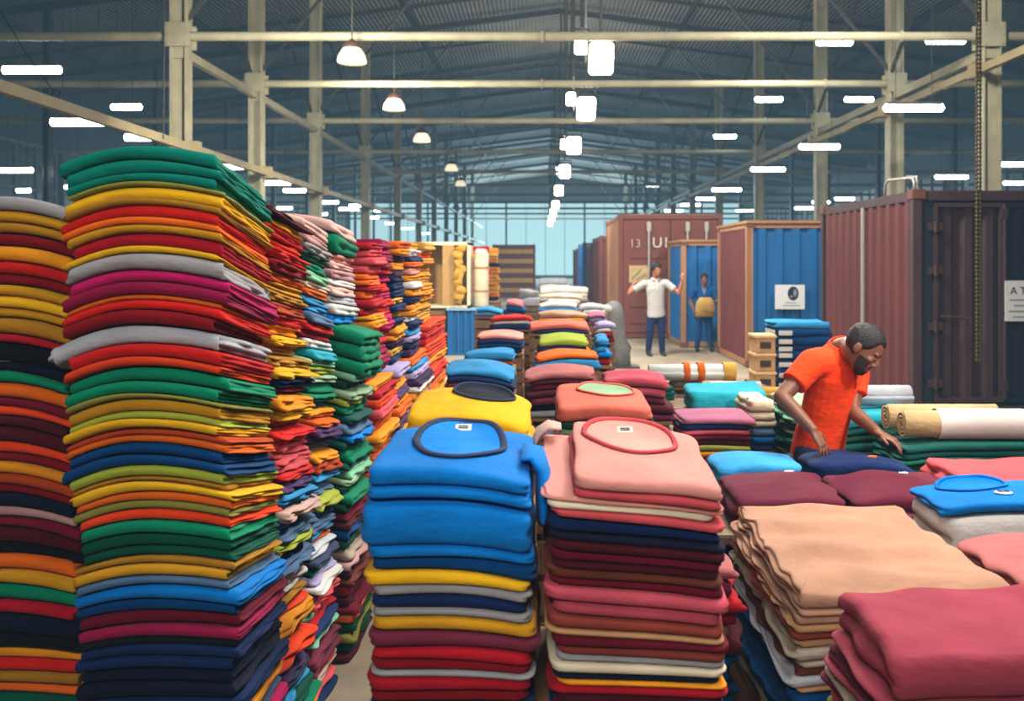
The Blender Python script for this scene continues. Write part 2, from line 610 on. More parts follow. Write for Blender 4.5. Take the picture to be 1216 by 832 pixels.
def corrugated_roof():
    m, nt, b = new_mat('corrugated_roof_sheet')
    L = nt.links.new
    tc = N(nt, 'ShaderNodeTexCoord')
    wv = N(nt, 'ShaderNodeTexWave', Scale=2.2, wave_type='BANDS', bands_direction='X')
    L(tc.outputs['Object'], wv.inputs['Vector'])
    n1 = N(nt, 'ShaderNodeTexNoise', Scale=0.5, Detail=5.0)
    L(tc.outputs['Object'], n1.inputs['Vector'])
    cr = N(nt, 'ShaderNodeValToRGB')
    cr.color_ramp.elements[0].position = 0.3; cr.color_ramp.elements[0].color = lin((88, 88, 84))
    cr.color_ramp.elements[1].position = 0.75; cr.color_ramp.elements[1].color = lin((128, 126, 116))
    L(n1.outputs['Fac'], cr.inputs[0]); L(cr.outputs[0], b.inputs['Base Color'])
    bp = N(nt, 'ShaderNodeBump', Strength=1.0, Distance=0.06)
    L(wv.outputs['Fac'], bp.inputs['Height']); L(bp.outputs[0], b.inputs['Normal'])
    b.inputs['Roughness'].default_value = 0.6
    return m


def struct(name, mb, mat, label=None, smooth=False):
    o = mb.build(name, mat, None, smooth)
    return tag(o, label, None, None, 'structure')


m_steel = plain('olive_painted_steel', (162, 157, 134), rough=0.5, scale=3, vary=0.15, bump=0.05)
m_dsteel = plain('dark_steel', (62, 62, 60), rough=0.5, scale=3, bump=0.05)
m_wall = plain('navy_wall_sheet', (24, 33, 50), rough=0.55, scale=0.7, vary=0.3, bump=0.0)
m_glass, _nt, _b = new_mat('dusk_window_glass')
_b.inputs['Base Color'].default_value = lin((14, 22, 38)); _b.inputs['Roughness'].default_value = 0.25
m_endglow = glow('end_wall_glow', (182, 224, 230), 3.2)  # glow put into the end panes in place of bright haze

fl = MB().box((XL, YB, -0.2), (XR, YF, 0.0))
struct('floor', fl, concrete(), 'dusty beige concrete floor of the hall')
ce = MB()
for xa, xb in ((XL, RX), (RX, XR)):
    za, zb = roof_z(xa), roof_z(xb)
    ce.add([(xa, YB, za), (xb, YB, zb), (xb, YF, zb), (xa, YF, za), (xa, YB, za + .12), (xb, YB, zb + .12), (xb, YF, zb + .12), (xa, YF, za + .12)],
           [(0, 1, 2, 3), (7, 6, 5, 4), (0, 4, 5, 1), (1, 5, 6, 2), (2, 6, 7, 3), (3, 7, 4, 0)])
struct('ceiling', ce, corrugated_roof(), 'grey corrugated sheet roof of the hall')
for nm, x, sg in (('wall_left', XL, -1), ('wall_right', XR, 1)):
    w = struct(nm, MB().box((min(x, x + sg * .2), YB, 0), (max(x, x + sg * .2), YF, EAVE + .1)), m_wall, 'dark blue long side wall of the hall')
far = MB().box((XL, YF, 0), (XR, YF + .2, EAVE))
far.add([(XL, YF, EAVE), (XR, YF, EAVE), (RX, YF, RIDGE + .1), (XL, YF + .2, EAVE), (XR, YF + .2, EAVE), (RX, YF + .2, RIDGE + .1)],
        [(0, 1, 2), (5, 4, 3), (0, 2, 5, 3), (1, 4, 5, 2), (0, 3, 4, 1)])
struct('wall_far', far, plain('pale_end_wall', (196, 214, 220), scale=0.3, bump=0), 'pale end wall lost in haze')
bk = MB().box((XL, YB - .2, 0), (XR, YB, EAVE))
bk.add([(XL, YB - .2, EAVE), (XR, YB - .2, EAVE), (RX, YB - .2, RIDGE + .1), (XL, YB, EAVE), (XR, YB, EAVE), (RX, YB, RIDGE + .1)],
       [(0, 1, 2), (5, 4, 3), (0, 2, 5, 3), (1, 4, 5, 2), (0, 3, 4, 1)])
struct('wall_near', bk, m_wall, 'wall at the near end of the hall')

# glazing bands of the side walls, glowing bands added over the end wall
wn = 0
for x, sg in ((XL, 1), (XR, -1)):
    for k in range(9):
        y0 = 10 + k * 9.0
        wn += 1
        f = MB()
        xa, xb = (x, x + .08) if sg > 0 else (x - .08, x)
        for z0, z1 in ((2.8, 2.9), (4.55, 4.65), (6.3, 6.4)):
            f.box((xa, y0, z0), (xb, y0 + 8.4, z1))
        for j in range(7):
            f.box((xa, y0 + j * 1.4 - .04, 2.8), (xb, y0 + j * 1.4 + .04, 6.4))
        o = struct(f'window_{wn}', f, m_steel, 'dark glazed window band in the side wall')
        g = MB().box((x + sg * .01, y0, 2.85) if sg > 0 else (x - .02, y0, 2.85), (x + .02, y0 + 8.4, 6.35) if sg > 0 else (x - .01, y0 + 8.4, 6.35))
        g.build('pane', m_glass, o)
m_pale = plain('pale_mullion', (170, 196, 204), bump=0)  # frames kept pale so the added end glow stays even
for k in range(5):
    xa = XL + .2 + k * 8.15
    wn += 1
    f = MB()
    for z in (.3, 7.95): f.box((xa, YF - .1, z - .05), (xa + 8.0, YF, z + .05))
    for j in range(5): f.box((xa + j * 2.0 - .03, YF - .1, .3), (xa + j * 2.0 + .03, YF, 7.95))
    o = struct(f'window_{wn}', f, m_pale, 'bright hazy glow pane added over the far end wall')
    MB().box((xa, YF - .05, .3), (xa + 8.0, YF - .02, 7.95)).build('pane', m_endglow, o)

# steel frame: columns, cross beams, rails, roof trusses
FRAMES = [14.8, 18.75, 23.7, 30.4, 37.2, 43.7, 50.0, 56.5, 63.0, 70.0, 78.0]
CL, CR = -6.02, 7.5


def hcol(x, y, z1, w=0.30, d=0.26):
    m = MB()
    m.box((x - w / 2, y - d / 2, 0), (x - w / 2 + .03, y + d / 2, z1)); m.box((x + w / 2 - .03, y - d / 2, 0), (x + w / 2, y + d / 2, z1))
    m.box((x - w / 2 + .03, y - .02, 0), (x + w / 2 - .03, y + .02, z1))
    m.box((x - w / 2 - .1, y - d / 2 - .1, 0), (x + w / 2 + .1, y + d / 2 + .1, .03))
    return m


for i, y in enumerate(FRAMES):
    for x, sd in ((CL, 'left'), (CR, 'right'), (-13.2, 'outer left'), (14.2, 'outer right')):
        outer = abs(x) > 10
        c = hcol(x, y, roof_z(x) - .3, 0.16 if outer else (0.28 if x < 0 else 0.30))
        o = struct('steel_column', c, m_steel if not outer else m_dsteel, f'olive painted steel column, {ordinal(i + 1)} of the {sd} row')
        if not outer:
            s_ = 1 if x < 0 else -1
            g = MB().box((x - .20, y - .17, 5.36), (x + .20, y - .13, 5.76)).box((x - .20, y + .13, 5.36), (x + .20, y + .17, 5.76))
            for bx in (-.15, .15):
                for bz in (5.4, 5.56, 5.72):
                    g.tube([(x + bx, y - .17, bz), (x + bx, y - .19, bz)], .02, 6)
            g.build('gusset_plate', m_steel, o)
    b = MB().tube([(XL + .2, y, 5.56), (XR - .2, y, 5.56)], .075, 14)
    for xf in range(-18, 20, 6): b.tube([(xf, y, 5.56), (xf + .05, y, 5.56)], .10, 14)
    struct('cross_beam', b, m_steel, f'horizontal steel cross beam, {ordinal(i + 1)} from the camera')
    t = MB()
    for xa, xb in ((XL + .2, RX), (RX, XR - .2)):
        t.bar((xa, y, roof_z(xa) - .22), (xb, y, roof_z(xb) - .22), .12, .2)
    for xa, xb in ((CL, -2.6), (CR, 4.1)):
        t.bar((xa, y, 5.7), (xb, y, roof_z(xb) - .3), .06)
    t.bar((RX, y, 5.7), (RX, y, roof_z(RX) - .3), .06)
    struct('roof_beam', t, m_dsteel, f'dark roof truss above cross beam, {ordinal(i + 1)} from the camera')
for k, x in enumerate((-15, -10.5, -4.2, 4.9, 11.5, 16)):
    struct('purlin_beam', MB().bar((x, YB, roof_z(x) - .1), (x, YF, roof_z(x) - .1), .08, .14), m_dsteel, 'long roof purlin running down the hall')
for k in range(14):
    y = 11.5 + k * 5.6
    p = MB()
    for xa, xb in ((XL + .2, RX), (RX, XR - .2)):
        p.bar((xa, y, roof_z(xa) - .06), (xb, y, roof_z(xb) - .06), .08, .1)
    struct('purlin_beam', p, m_dsteel, 'cross purlin under the roof sheets')
m_rail = plain('ochre_rail_paint', (150, 136, 104), rough=0.5, scale=3, bump=0.05)
for nm, x, z, w, mt in (('guide_rail_beam', CL + .2, 3.68, .1, m_rail), ('guide_rail_beam', CR - .2, 4.98, .1, m_rail), ('tie_beam', CL, 5.30, .11, m_steel), ('tie_beam', CR, 5.30, .12, m_steel)):
    b = MB().bar((x, 3.0 if nm[0] == 'g' else FRAMES[0], z), (x, YF - .2, z), w, w * 1.3)
    for y in FRAMES:
        b.box((x - .12, y - .08, z - .12), (x + .12, y + .08, z + .12))
    struct(nm, b, mt, 'long steel rail running from column to column')
for i, y in enumerate(FRAMES[:-1]):          # sloping braces in the column rows
    for x in (CL, CR):
        struct('brace_beam', MB().bar((x - .1, y, roof_z(x) - .5), (x - .1, FRAMES[i + 1], 5.7), .06), m_dsteel, 'sloping brace between two columns')

# ------------------------------------------------------------------ lamps
m_lampglow = glow('warm_lamp_panel', (255, 246, 214), 45.0)
m_tubeglow = glow('cool_tube_lamp', (244, 250, 246), 20.0)
m_domeglow = glow('dome_lamp_globe', (255, 240, 204), 1.3)
m_cap = plain('brown_lamp_cap', (74, 50, 42), rough=0.45, bump=0)
m_lampbody = plain('lamp_housing_grey', (84, 82, 76), rough=0.5, bump=0)
m_wire = plain('thin_wire', (60, 58, 54), rough=0.5, bump=0)


def flood_lamp(x, y, z, s, label, group):
    t = thing('flood_lamp', label, 'lamp', (x, y, z), group)
    w, h = .205 * s, .29 * s
    # tilted panel facing down the hall toward the near end
    nrm = Vector((0, -0.80, -0.60)); up = Vector((0, -0.60, 0.80)); sd = Vector((1, 0, 0)); c = Vector((x, y, z))

    def slab(hw, hh, d0, d1):
        P_, _n = rrect(hw, hh, min(hw, hh) * .35, 2, 2)
        n = len(P_)
        v = [c + sd * p[0] + up * p[1] + nrm * d for d in (d0, d1) for p in P_]
        return MB().add(v, [tuple(range(n)), tuple(range(2 * n - 1, n - 1, -1))] + [(k, n + k, n + (k + 1) % n, (k + 1) % n) for k in range(n)])
    slab(w * 1.08, h * 1.08, -.12, 0.0).build('housing', m_lampbody, t)
    slab(w, h, 0.003, .02).build('lens', m_lampglow, t)
    br = MB().bar(c - sd * w * 1.15, c - sd * w * 1.15 + Vector((0, .06, h + .15)), .03).bar(c + sd * w * 1.15, c + sd * w * 1.15 + Vector((0, .06, h + .15)), .03)
    br.bar(c - sd * w * 1.15 + Vector((0, .06, h + .15)), c + sd * w * 1.15 + Vector((0, .06, h + .15)), .04)
    br.build('bracket', m_dsteel, t)
    MB().tube([(x, y + .06, z + h + .15), (x, y + .06, roof_z(x) - .02)], .025, 8).build('hanging_rod', m_dsteel, t)


for i, y in enumerate((15.2, 20.2, 26.6, 34.3, 43.5, 52.0, 60.0, 68.0, 77.0)):
    flood_lamp((1.04, 1.04, 1.0, .93, .9, .88, .86, .84, .82)[i], y, 5.28 if i < 5 else 5.1, 1.0, f'bright white flood lamp over the aisle, {ordinal(i + 1)} from the camera', 'flood lamps over the aisle')
for i, y in enumerate((17.3, 23.0, 29.5, 38.0)):
    flood_lamp(.80, y, 6.02 if i < 2 else 5.7, .62, f'small flood lamp beside the main aisle row, {ordinal(i + 1)} from the camera', 'small flood lamps over the aisle')


def tube_lamp(x, y, z, w, label, group):
    t = thing('tube_lamp', label, 'lamp', (x, y, z), group)
    MB().tube([(x - w / 2, y, z), (x - w / 2 + .03, y, z), (x + w / 2 - .03, y, z), (x + w / 2, y, z)], [.03, .07, .07, .03], 12).build('diffuser', m_tubeglow, t, True)
    MB().box((x - w / 2 + .04, y - .08, z + .055), (x + w / 2 - .04, y + .08, z + .10), .015).build('housing', m_lampbody, t)
    MB().tube([(x - w * .3, y, z + .1), (x - w * .3, y, roof_z(x) - .02)], .006, 5).build('hanging_wire', m_wire, t)
    MB().tube([(x + w * .3, y, z + .1), (x + w * .3, y, roof_z(x) - .02)], .006, 5).build('hanging_wire', m_wire, t)


rows = [('the inner row left of the hall', [(96, 145, 15.3, 1.05), (172, 163, 17.3, .8), (276, 198, 22.5, .62), (328, 217, 27, .9), (392, 240, 36, .7), (414, 248, 40.6, .9), (440, 258, 48, .9), (466, 265, 56, .95), (484, 271, 64, .9), (504, 277, 74, .9)]),
        ('the middle row left of the hall', [(38, 83, 15.7, 1.05), (150, 127, 19.5, .68), (350, 226, 31, .8), (424, 244, 44, .8), (452, 250, 53, .8)]),
        ('the outer row left of the hall', [(20, 202, 23.3, .85), (88, 204, 24.6, .34), (85, 222, 28.6, .45), (28, 226, 30, .5), (338, 247, 40, .7), (380, 254, 47, .8)]),
        ('the rail row right of the hall', [(1085, 128, 16.2, 1.1), (973, 174, 21.6, 1.0), (912, 201, 27, 1.05), (863, 225, 33, 1.1), (840, 236, 39, 1.0), (820, 243, 44.5, 1.0), (800, 250, 52, 1.1)]),
        ('the high row right of the hall', [(991, 50, 17, .7), (1123, 48, 16.9, .76), (913, 118, 23, .72), (1020, 118, 23, .75), (861, 162, 29.8, .76), (775, 220, 44, .7)]),
        ('the outer row right of the hall', [(1130, 210, 29.4, 1.1), (1205, 195, 25.6, 1.0), (1208, 217, 32, 1.0), (958, 247, 44, 1.2), (1003, 236, 36, .8), (975, 240, 40, .8), (885, 250, 56, 1.2)])]
for desc, lst in rows:
    for i, (px, py, d, w) in enumerate(lst):
        p = at(px, py, d)
        tube_lamp(p.x, p.y, p.z, w, f'glowing white tube lamp, {ordinal(i + 1)} in {desc}', f'tube lamps of {desc}')

for i, (px, py, d) in enumerate(((418, 62, 14.4), (468, 121, 18.9), (501, 161, 24.0), (536, 197, 31.6), (547, 216, 38.0))):
    p = at(px, py, d)
    t = thing('dome_lamp', f'cream dome pendant lamp with brown cap, {ordinal(i + 1)} from the camera', 'lamp', p, 'dome pendant lamps')
    MB().lathe(p, [(.235, -.17), (.24, -.15), (.215, -.05), (.15, .05), (.10, .09), (.06, .10)]).build('shade', m_domeglow, t, True)
    MB().lathe(p, [(.16, .055), (.165, .07), (.12, .14), (.05, .19), (.03, .21)]).build('cap', m_cap, t, True)
    MB().tube([p + Vector((0, 0, .2)), (p.x, p.y, roof_z(p.x) - .02)], .012, 6).build('cord', m_wire, t)

# small clamps and bits on the rails, a hook lamp on the left rail
p = at(70, 118, 11.9)
t = thing('hanging_box', 'small grey junction box hanging on the guide rail', 'box', p)
MB().box((p.x - .09, p.y - .07, p.z - .14), (p.x + .09, p.y + .07, p.z - .02), .02).build('housing', m_lampbody, t)
MB().tube([(p.x, p.y, p.z - .02), (p.x + .02, p.y, p.z + .1), (p.x - .06, p.y, p.z + .14), (p.x - .1, p.y, p.z + .04)], .015, 8).build('hook', m_dsteel, t)
w = MB().tube([at(0, 12, 11.9), at(30, 62, 11.9), at(66, 112, 11.9)], .008, 5)
tag(w.build('hanging_wire', m_wire), 'thin sagging wire above the grey junction box', 'wire')
w = MB().tube([at(195, 0, 13.5), at(195, 60, 13.5), at(194, 165, 13.5)], .009, 5)
tag(w.build('hanging_wire', m_wire), 'thin wire hanging straight beside the first column', 'wire')

# bead chain hanging on the right
x0c = at(1162, 300, 9.4).x
ch = MB()
zc = 0.75
k = 0
while zc < roof_z(x0c) - .05:
    for sx in (-.018, .018):
        ch.ell((x0c + sx, 9.4, zc), (.017, .017, .024), None, 8, 6)
    if k % 2 == 0: ch.bar((x0c - .03, 9.4, zc), (x0c + .03, 9.4, zc), .012)
    zc += .045
    k += 1
tag(ch.build('hanging_chain', plain('oily_chain', (84, 72, 48), rough=0.5, metal=0.5, bump=0), None, True), 'long double chain hanging in front of the big maroon container', 'chain')

# ------------------------------------------------------------------ light and air
def area(name, loc, size, power, col=(1, .93, .8), rot=(0, 0, 0)):
    l = bpy.data.lights.new(name, 'AREA')
    l.shape = 'RECTANGLE'; l.size, l.size_y = size
    l.energy = power; l.color = col
    o = bpy.data.objects.new(name, l)
    COL.objects.link(o)
    o.location = loc; o.rotation_euler = rot
    return o


R = math.radians
area('aisle_area_light', (2.1, 4.3, 4.8), (.9, .9), 310, (1, .94, .84))  # added key light without a fixture; brightens tops and right faces
area('aisle_area_light', (1.6, 9.0, 5.2), (1.0, 1.0), 520, (1, .94, .84))  # added farther key, no fixture here; brightens the middle stacks
area('aisle_area_light', (0.7, 1.0, 5.6), (1.0, 1.0), 110, (1, .94, .84))  # added overhead light, unseen; lifts the stack fronts
area('aisle_area_light', (1.0, 14.9, 5.0), (.5, .6), 480, (1, .95, .86))
area('aisle_area_light', (1.0, 24.0, 5.0), (.5, .6), 600, (1, .96, .88))
area('aisle_area_light', (1.0, 38.0, 5.0), (.5, .6), 900, (.95, .98, 1))
area('side_fill', (3.4, 2.4, 3.9), (.6, .6), 95, (1, .93, .82), (R(38), R(32), 0))  # added fill without a lamp, for the orange shirt and right piles
area('front_fill', (-0.4, -1.1, 3.3), (1.2, .7), 105, (1, .95, .88), (R(66), 0, 0))  # unseen frontal fill, added to brighten the stack fronts
area('left_column_fill', (-3.4, 11.6, 4.9), (.6, .6), 620, (1, .92, .76), (R(60), R(-30), 0))  # added fill without a fixture; lights the left columns
area('left_column_fill', (-3.4, 17.0, 4.9), (.6, .6), 420, (1, .92, .76), (R(60), R(-30), 0))  # second added fill along the left columns
area('right_column_fill', (5.0, 11.8, 6.2), (.6, .6), 460, (1, .94, .8), (R(55), R(30), 0))  # added fill from an unseen source, for the right columns
area('right_column_fill', (5.0, 17.0, 6.2), (.6, .6), 170, (1, .94, .8), (R(55), R(30), 0))  # second added fill along the right columns
sp_ = bpy.data.lights.new('added_spot_fill', 'SPOT')  # invented spot, aimed only to brighten the man in orange
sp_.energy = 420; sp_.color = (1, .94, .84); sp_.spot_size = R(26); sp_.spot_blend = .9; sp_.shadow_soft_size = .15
so_ = bpy.data.objects.new('added_spot_fill', sp_)
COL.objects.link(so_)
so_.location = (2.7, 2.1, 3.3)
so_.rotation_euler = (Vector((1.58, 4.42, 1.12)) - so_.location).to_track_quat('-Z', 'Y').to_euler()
for yy, pw in ((13.6, 300), (19.4, 320), (26.0, 380), (34.0, 420)):
    area('roof_uplight_fill', (1.0, yy, 6.3), (.8, .8), pw, (1, .92, .78), (R(180), 0, 0))  # added upward light for the roof sheets and beam tops
area('far_end_fill', (0.6, 91.0, 5.0), (18, 7), 9000, (.72, .93, 1), (R(-90), 0, 0))  # added cool fill that brightens the hazy far end
area('far_end_fill', (0.6, 74.0, 8.4), (14, 8), 3000, (.72, .93, 1), (0, 0, 0))  # second added cool fill, from above the far end

w = bpy.data.worlds.new('hall_air')
S.world = w
w.use_nodes = True
nt = w.node_tree
bg = nt.nodes['Background']
bg.inputs[0].default_value = (.10, .13, .17, 1); bg.inputs[1].default_value = 0.3
HAZE = 0.015
ab = N(nt, 'ShaderNodeVolumeAbsorption'); ab.inputs['Color'].default_value = (0, 0, 0, 1)
em = N(nt, 'ShaderNodeEmission'); em.inputs['Color'].default_value = (.068, .126, .168, 1)
ab.inputs['Density'].default_value = HAZE
em.inputs['Strength'].default_value = HAZE * 1.0
ad = N(nt, 'ShaderNodeAddShader')
nt.links.new(ab.outputs[0], ad.inputs[0]); nt.links.new(em.outputs[0], ad.inputs[1])
nt.links.new(ad.outputs[0], nt.nodes['World Output'].inputs['Volume'])

cam = bpy.data.cameras.new('camera')
cam.sensor_fit = 'HORIZONTAL'; cam.sensor_width = 36.0
cam.lens = FPX / 1216 * 36.0
cam.shift_x = -(VX - 608) / 1216
cam.shift_y = -(416 - VY) / 1216
cam.clip_start = 0.05; cam.clip_end = 300
cam.dof.use_dof = True; cam.dof.focus_distance = 3.3; cam.dof.aperture_fstop = 3.6
co = bpy.data.objects.new('camera', cam)
COL.objects.link(co)
co.location = (0, 0, EYE); co.rotation_euler = (R(90), 0, 0)
S.camera = co
S.view_settings.view_transform = 'Standard'
S.view_settings.look = 'None'
S.view_settings.exposure = 0.0
S.cycles.max_bounces = 7
S.cycles.diffuse_bounces = 3
S.cycles.glossy_bounces = 2
# ------------------------------------------------------------------ tall stacks along the left aisle
m_wood = plain('rough_pallet_wood', (124, 92, 60), rough=0.8, scale=5, vary=0.25, bump=0.2)


def crate(x0, x1, y0, y1, z1, label, z0=0.0):
    """slatted wooden crate that a pile stands on"""
    t = thing('wooden_crate', label, 'crate', ((x0 + x1) / 2, (y0 + y1) / 2, z0))
    m = MB()
    for x in (x0, x1 - .03):
        for y in (y0, y1 - .03): m.box((x, y, z0), (x + .03, y + .03, z1 - .02))
    m.build('corner_post', m_wood, t)
    m = MB()
    n = max(2, int((z1 - z0) / .12))
    for k in range(n):
        a = z0 + .03 + k * (z1 - z0 - .05) / n
        b = a + (z1 - z0 - .05) / n * .8
        m.box((x0 + .002, y0 - .012, a), (x1 - .002, y0, b)); m.box((x0 + .002, y1, a), (x1 - .002, y1 + .012, b))
        m.box((x0 - .012, y0 - .012, a), (x0, y1 + .012, b)); m.box((x1, y0 - .012, a), (x1 + .012, y1 + .012, b))
    m.build('slat_side', m_wood, t)
    MB().box((x0 - .012, y0 - .012, z1 - .02), (x1 + .012, y1 + .012, z1)).build('lid', m_wood, t)
    return t


r0 = random.Random(5)
MAIN = [('teal', 26), ('teal', 22), ('teal', 18), ('olive', 8), ('yellow', 22), ('ochre', 13), ('red', 18), ('orange', 13), ('mustard', 16), ('crimson', 24),
        ('yellow', 12), ('grey', 26, {'rag': .014}), ('magenta', 25, {'dx': .012}), ('plum', 22, {'ex': .012}), ('orange', 10), ('red', 18), ('dkred', 22), ('ltgrey', 34, {'dx': -.012, 'ex': .016, 'layers': 3, 'rag': .014}), ('red', 24), ('redorange', 18),
        ('green', 25), ('green', 22), ('olive', 10), ('mustard', 22), ('lime', 13), ('yellow', 15), ('rust', 13), ('orange', 14), ('dkblue', 22), ('dkblue', 20), ('lime', 16), ('ochre', 10),
        ('yellow', 18, {'ex': .008}), ('orange', 15), ('olive', 14), ('redorange', 18), ('green', 20), ('dkgreen', 20), ('dkgreen', 18), ('ochre', 13), ('mustard', 20), ('slate', 13), ('blue', 26, {'ex': .01}), ('dkblue', 18),
        ('burgundy', 22), ('plum', 22), ('black', 10), ('navy', 18), ('navy', 20), ('dknavy', 24), ('dknavy', 24), ('navy', 22), ('dknavy', 20), ('amber', 16), ('orange', 14), ('slate', 18), ('magenta', 16), ('navy', 20), ('dknavy', 22)]
S_main = Stack((-1.195, -.775, 2.28, 2.72), 2.052, .44, MAIN, 11, 'the tall teal-topped stack', lean=(-.035, 0.0), droop_r=.012, droop_l=.045, hump=.02, tilt=-.045,
               jit=.012, rag=.007, layers=3, res=(22, 14), wob=.006, group='shirts of the tall teal-topped stack', rad=.012)
crate(-1.19, -.79, 2.30, 2.71, .435, 'slatted wooden crate under the tall teal-topped stack')

LEFT = items_of('grey mustard ochre@.8 dkred amber@1.1 red dkred mustard@1.1 yellow@.8 mustard ochre crimson black@1.6 dknavy green orange@1.1 burgundy redorange maroon maroon redorange@.9 dkred '
                'amber@.9 rust dkred@.8 dknavy@1.2 dustypink@1.1 burgundy maroon@1.2 black orange@1.2 mustard green@1.4 crimson dknavy@1.6 black amber red ochre@.9 orange dkgreen forest@1.2 olive orange maroon', .03, r0)
S_left = Stack((-1.68, -1.265, 2.42, 2.84), 1.955, .44, LEFT, 12, 'the grey-topped stack at the left edge', lean=(-.01, 0), droop_r=.03, hump=.01, tilt=-.02, jit=.012, rag=.008, res=(18, 8), rad=.02,
               group='shirts of the grey-topped left stack')
crate(-1.67, -1.27, 2.45, 2.82, .435, 'slatted wooden crate under the grey-topped left stack')

RAG = items_of('maroon@.7 yellow red redorange red dkred orange mustard@.8 ochre rust red amber yellow mustard@.8 ochre yellow navy@.7 dkred amber yellow mustard red redorange salmon salmon red '
               'purple sky blush sky slate lime navy slate dustypink white@1.4 ochre redorange amber forest redorange redorange slate purple denim sky dkgreen green amber orange sky magenta navy@1.3 dknavy', .035, r0)
RAG = [(c, t, {'rot': r0.uniform(-.03, .03), 'ex': r0.uniform(-.02, .02), 'dx': r0.uniform(-.015, .015)}) for c, t in RAG]
S_rag = Stack((-1.27, -.825, 2.84, 3.30), 1.985, 0.0, RAG, 13, 'the ragged mustard and red stack', lean=(-.02, 0), droop_r=.03, tilt=-.03, jit=.016, rag=.014, layers=3, res=(8, 14), rad=.03,
              group='shirts of the ragged mustard and red stack')

PALE = items_of('blush@1.4 dustypink grey@1.2 forest green mint cream orange sky sky slate red crimson white cyan mint lime palegreen green green seagreen amber orange purple violet slate amber rust sky sky '
                'slate lime seagreen navy slate sky orange ltgrey denim green lilac white seagreen pinkred mint crimson navy mint crimson wine wine crimson stone seagreen pinkred navy', .032, r0)
PALE = [(c, t, {'ex': r0.uniform(-.015, .02)}) for c, t in PALE]
S_pale = Stack((-1.30, -.865, 3.42, 3.84), 1.975, 0.0, PALE, 14, 'the stack topped with pale pink cloth', lean=(-.012, 0), droop_r=.03, tilt=-.03, jit=.018, rag=.014, layers=2, res=(6, 10), rad=.025,
               group='shirts of the stack topped with pale pink cloth')

BULGE = items_of('blush@1.6 green@1.6 pink blush dustypink white blush ltgrey white blue green@1.5 green@1.8 green@1.6 mint forest palegreen lime green seagreen slate blue seagreen green dkgreen '
                 'mint palegreen forest green forest burgundy maroon dkblue forest stone@1.6 dustypink maroon brown dkred maroon burgundy orange forest olive forest maroon', .036, r0)
BULGE = [(c, t, {'dx': (-.05 if i < 10 else .025) + r0.uniform(-.01, .01), 'ex': (.05 if 10 <= i < 13 else 0)}) for i, (c, t) in enumerate(BULGE)]
S_bulge = Stack((-1.30, -.865, 3.96, 4.48), 1.99, 0.0, BULGE, 15, 'the stack with bulging green shirts', droop_r=.03, tilt=-.02, jit=.015, rag=.014, layers=2, res=(6, 10), rad=.03,
                group='shirts of the stack with bulging green shirts')

# farther, out-of-focus stacks of the same row: too many and too small to tell apart
far_pile = {'mb': MB(), 'mats': []}


def far_stack(box, ztop, zbot, pal, seed, n, **kw):
    rng = random.Random(seed)
    it = [(rng.choice(pal.split()), rng.uniform(.8, 1.25)) for _ in range(n)]
    return Stack(box, ztop, zbot, it, seed, '', merge=far_pile, res=(5, 5), jit=kw.pop('jit', .022), rag=.012, top_rings=(.8, .4), **kw)


P1, P2, P3, P4 = 'orange redorange amber red orange pinkred amber crimson', 'violet purple amber pink orange navy lilac magenta', 'navy lilac pink amber sky violet white orange', 'gold amber gold mustard orange'
far_stack((-1.28, -.87, 4.62, 5.0), 1.90, 1.16, 'red crimson redorange pinkred orange amber', 21, 19)
far_stack((-1.30, -.83, 4.60, 5.16), 1.155, 0, P1, 22, 26)
far_stack((-1.32, -.90, 5.08, 5.40), 1.93, 1.15, 'magenta crimson plum red', 23, 17)
far_stack((-1.30, -.83, 5.28, 5.80), 1.148, 0, P2, 24, 24)
far_stack((-1.30, -.89, 5.50, 5.95), 1.93, 1.16, 'amber gold violet orange navy', 25, 17)
far_stack((-1.30, -.88, 6.06, 6.60), 1.93, 1.14, P3, 26, 17)
far_stack((-1.30, -.83, 5.95, 6.75), 1.136, 0, P3, 27, 24)
far_stack((-1.36, -.93, 6.95, 7.7), 1.95, 1.30, P4, 28, 12)
far_stack((-1.36, -.86, 6.95, 8.3), 1.29, 0, 'redorange amber red orange', 29, 22)
far_stack((-1.70, -1.22, 20.8, 21.3), 2.15, .85, 'pinkred red crimson magenta', 30, 16, jit=.03)
far_stack((-2.06, -1.74, 20.8, 21.3), 2.2, .85, 'violet navy lilac red', 31, 16, jit=.03)
far_stack((-1.40, -1.02, 21.6, 22.1), 2.12, .85, 'amber gold orange amber navy', 32, 14, jit=.03)
crate(-2.08, -1.00, 20.7, 22.2, .84, 'long slatted crate under the far red and violet stacks')

# ------------------------------------------------------------------ front pair of columns
BLUE = [('blue', 44, {'layers': 2, 'bulge': .014, 'label': 'bright blue tee with navy collar, topmost of the blue front stack'}), ('blue', 40, {'dx': .005, 'layers': 2, 'bulge': .014}), ('blue', 124, {'dx': -.006, 'layers': 2, 'ex': .006}), ('blue', 30), ('dkblue', 40), ('yellow', 32), ('grey', 30), ('navy', 30), ('grey', 30),
        ('mustard', 36), ('wine', 40, {'ex': .01}), ('crimson', 34), ('dkred', 30), ('grey', 14), ('crimson', 34), ('dkred', 36), ('navy', 30), ('crimson', 30)]
S_blue = Stack((-.378, -.018, 1.90, 2.40), 1.352, .80, BLUE, 41, 'the blue front stack', noun='folded tee', name='folded_tee', tilt=.004, tiltx=-.004, droop_r=.012, hump=.010, jit=.007, rag=.006, res=(24, 14), rad=.035, layers=2, top_wr=.009,
               dome=.006, group='tees of the blue front stack', wob=.003)
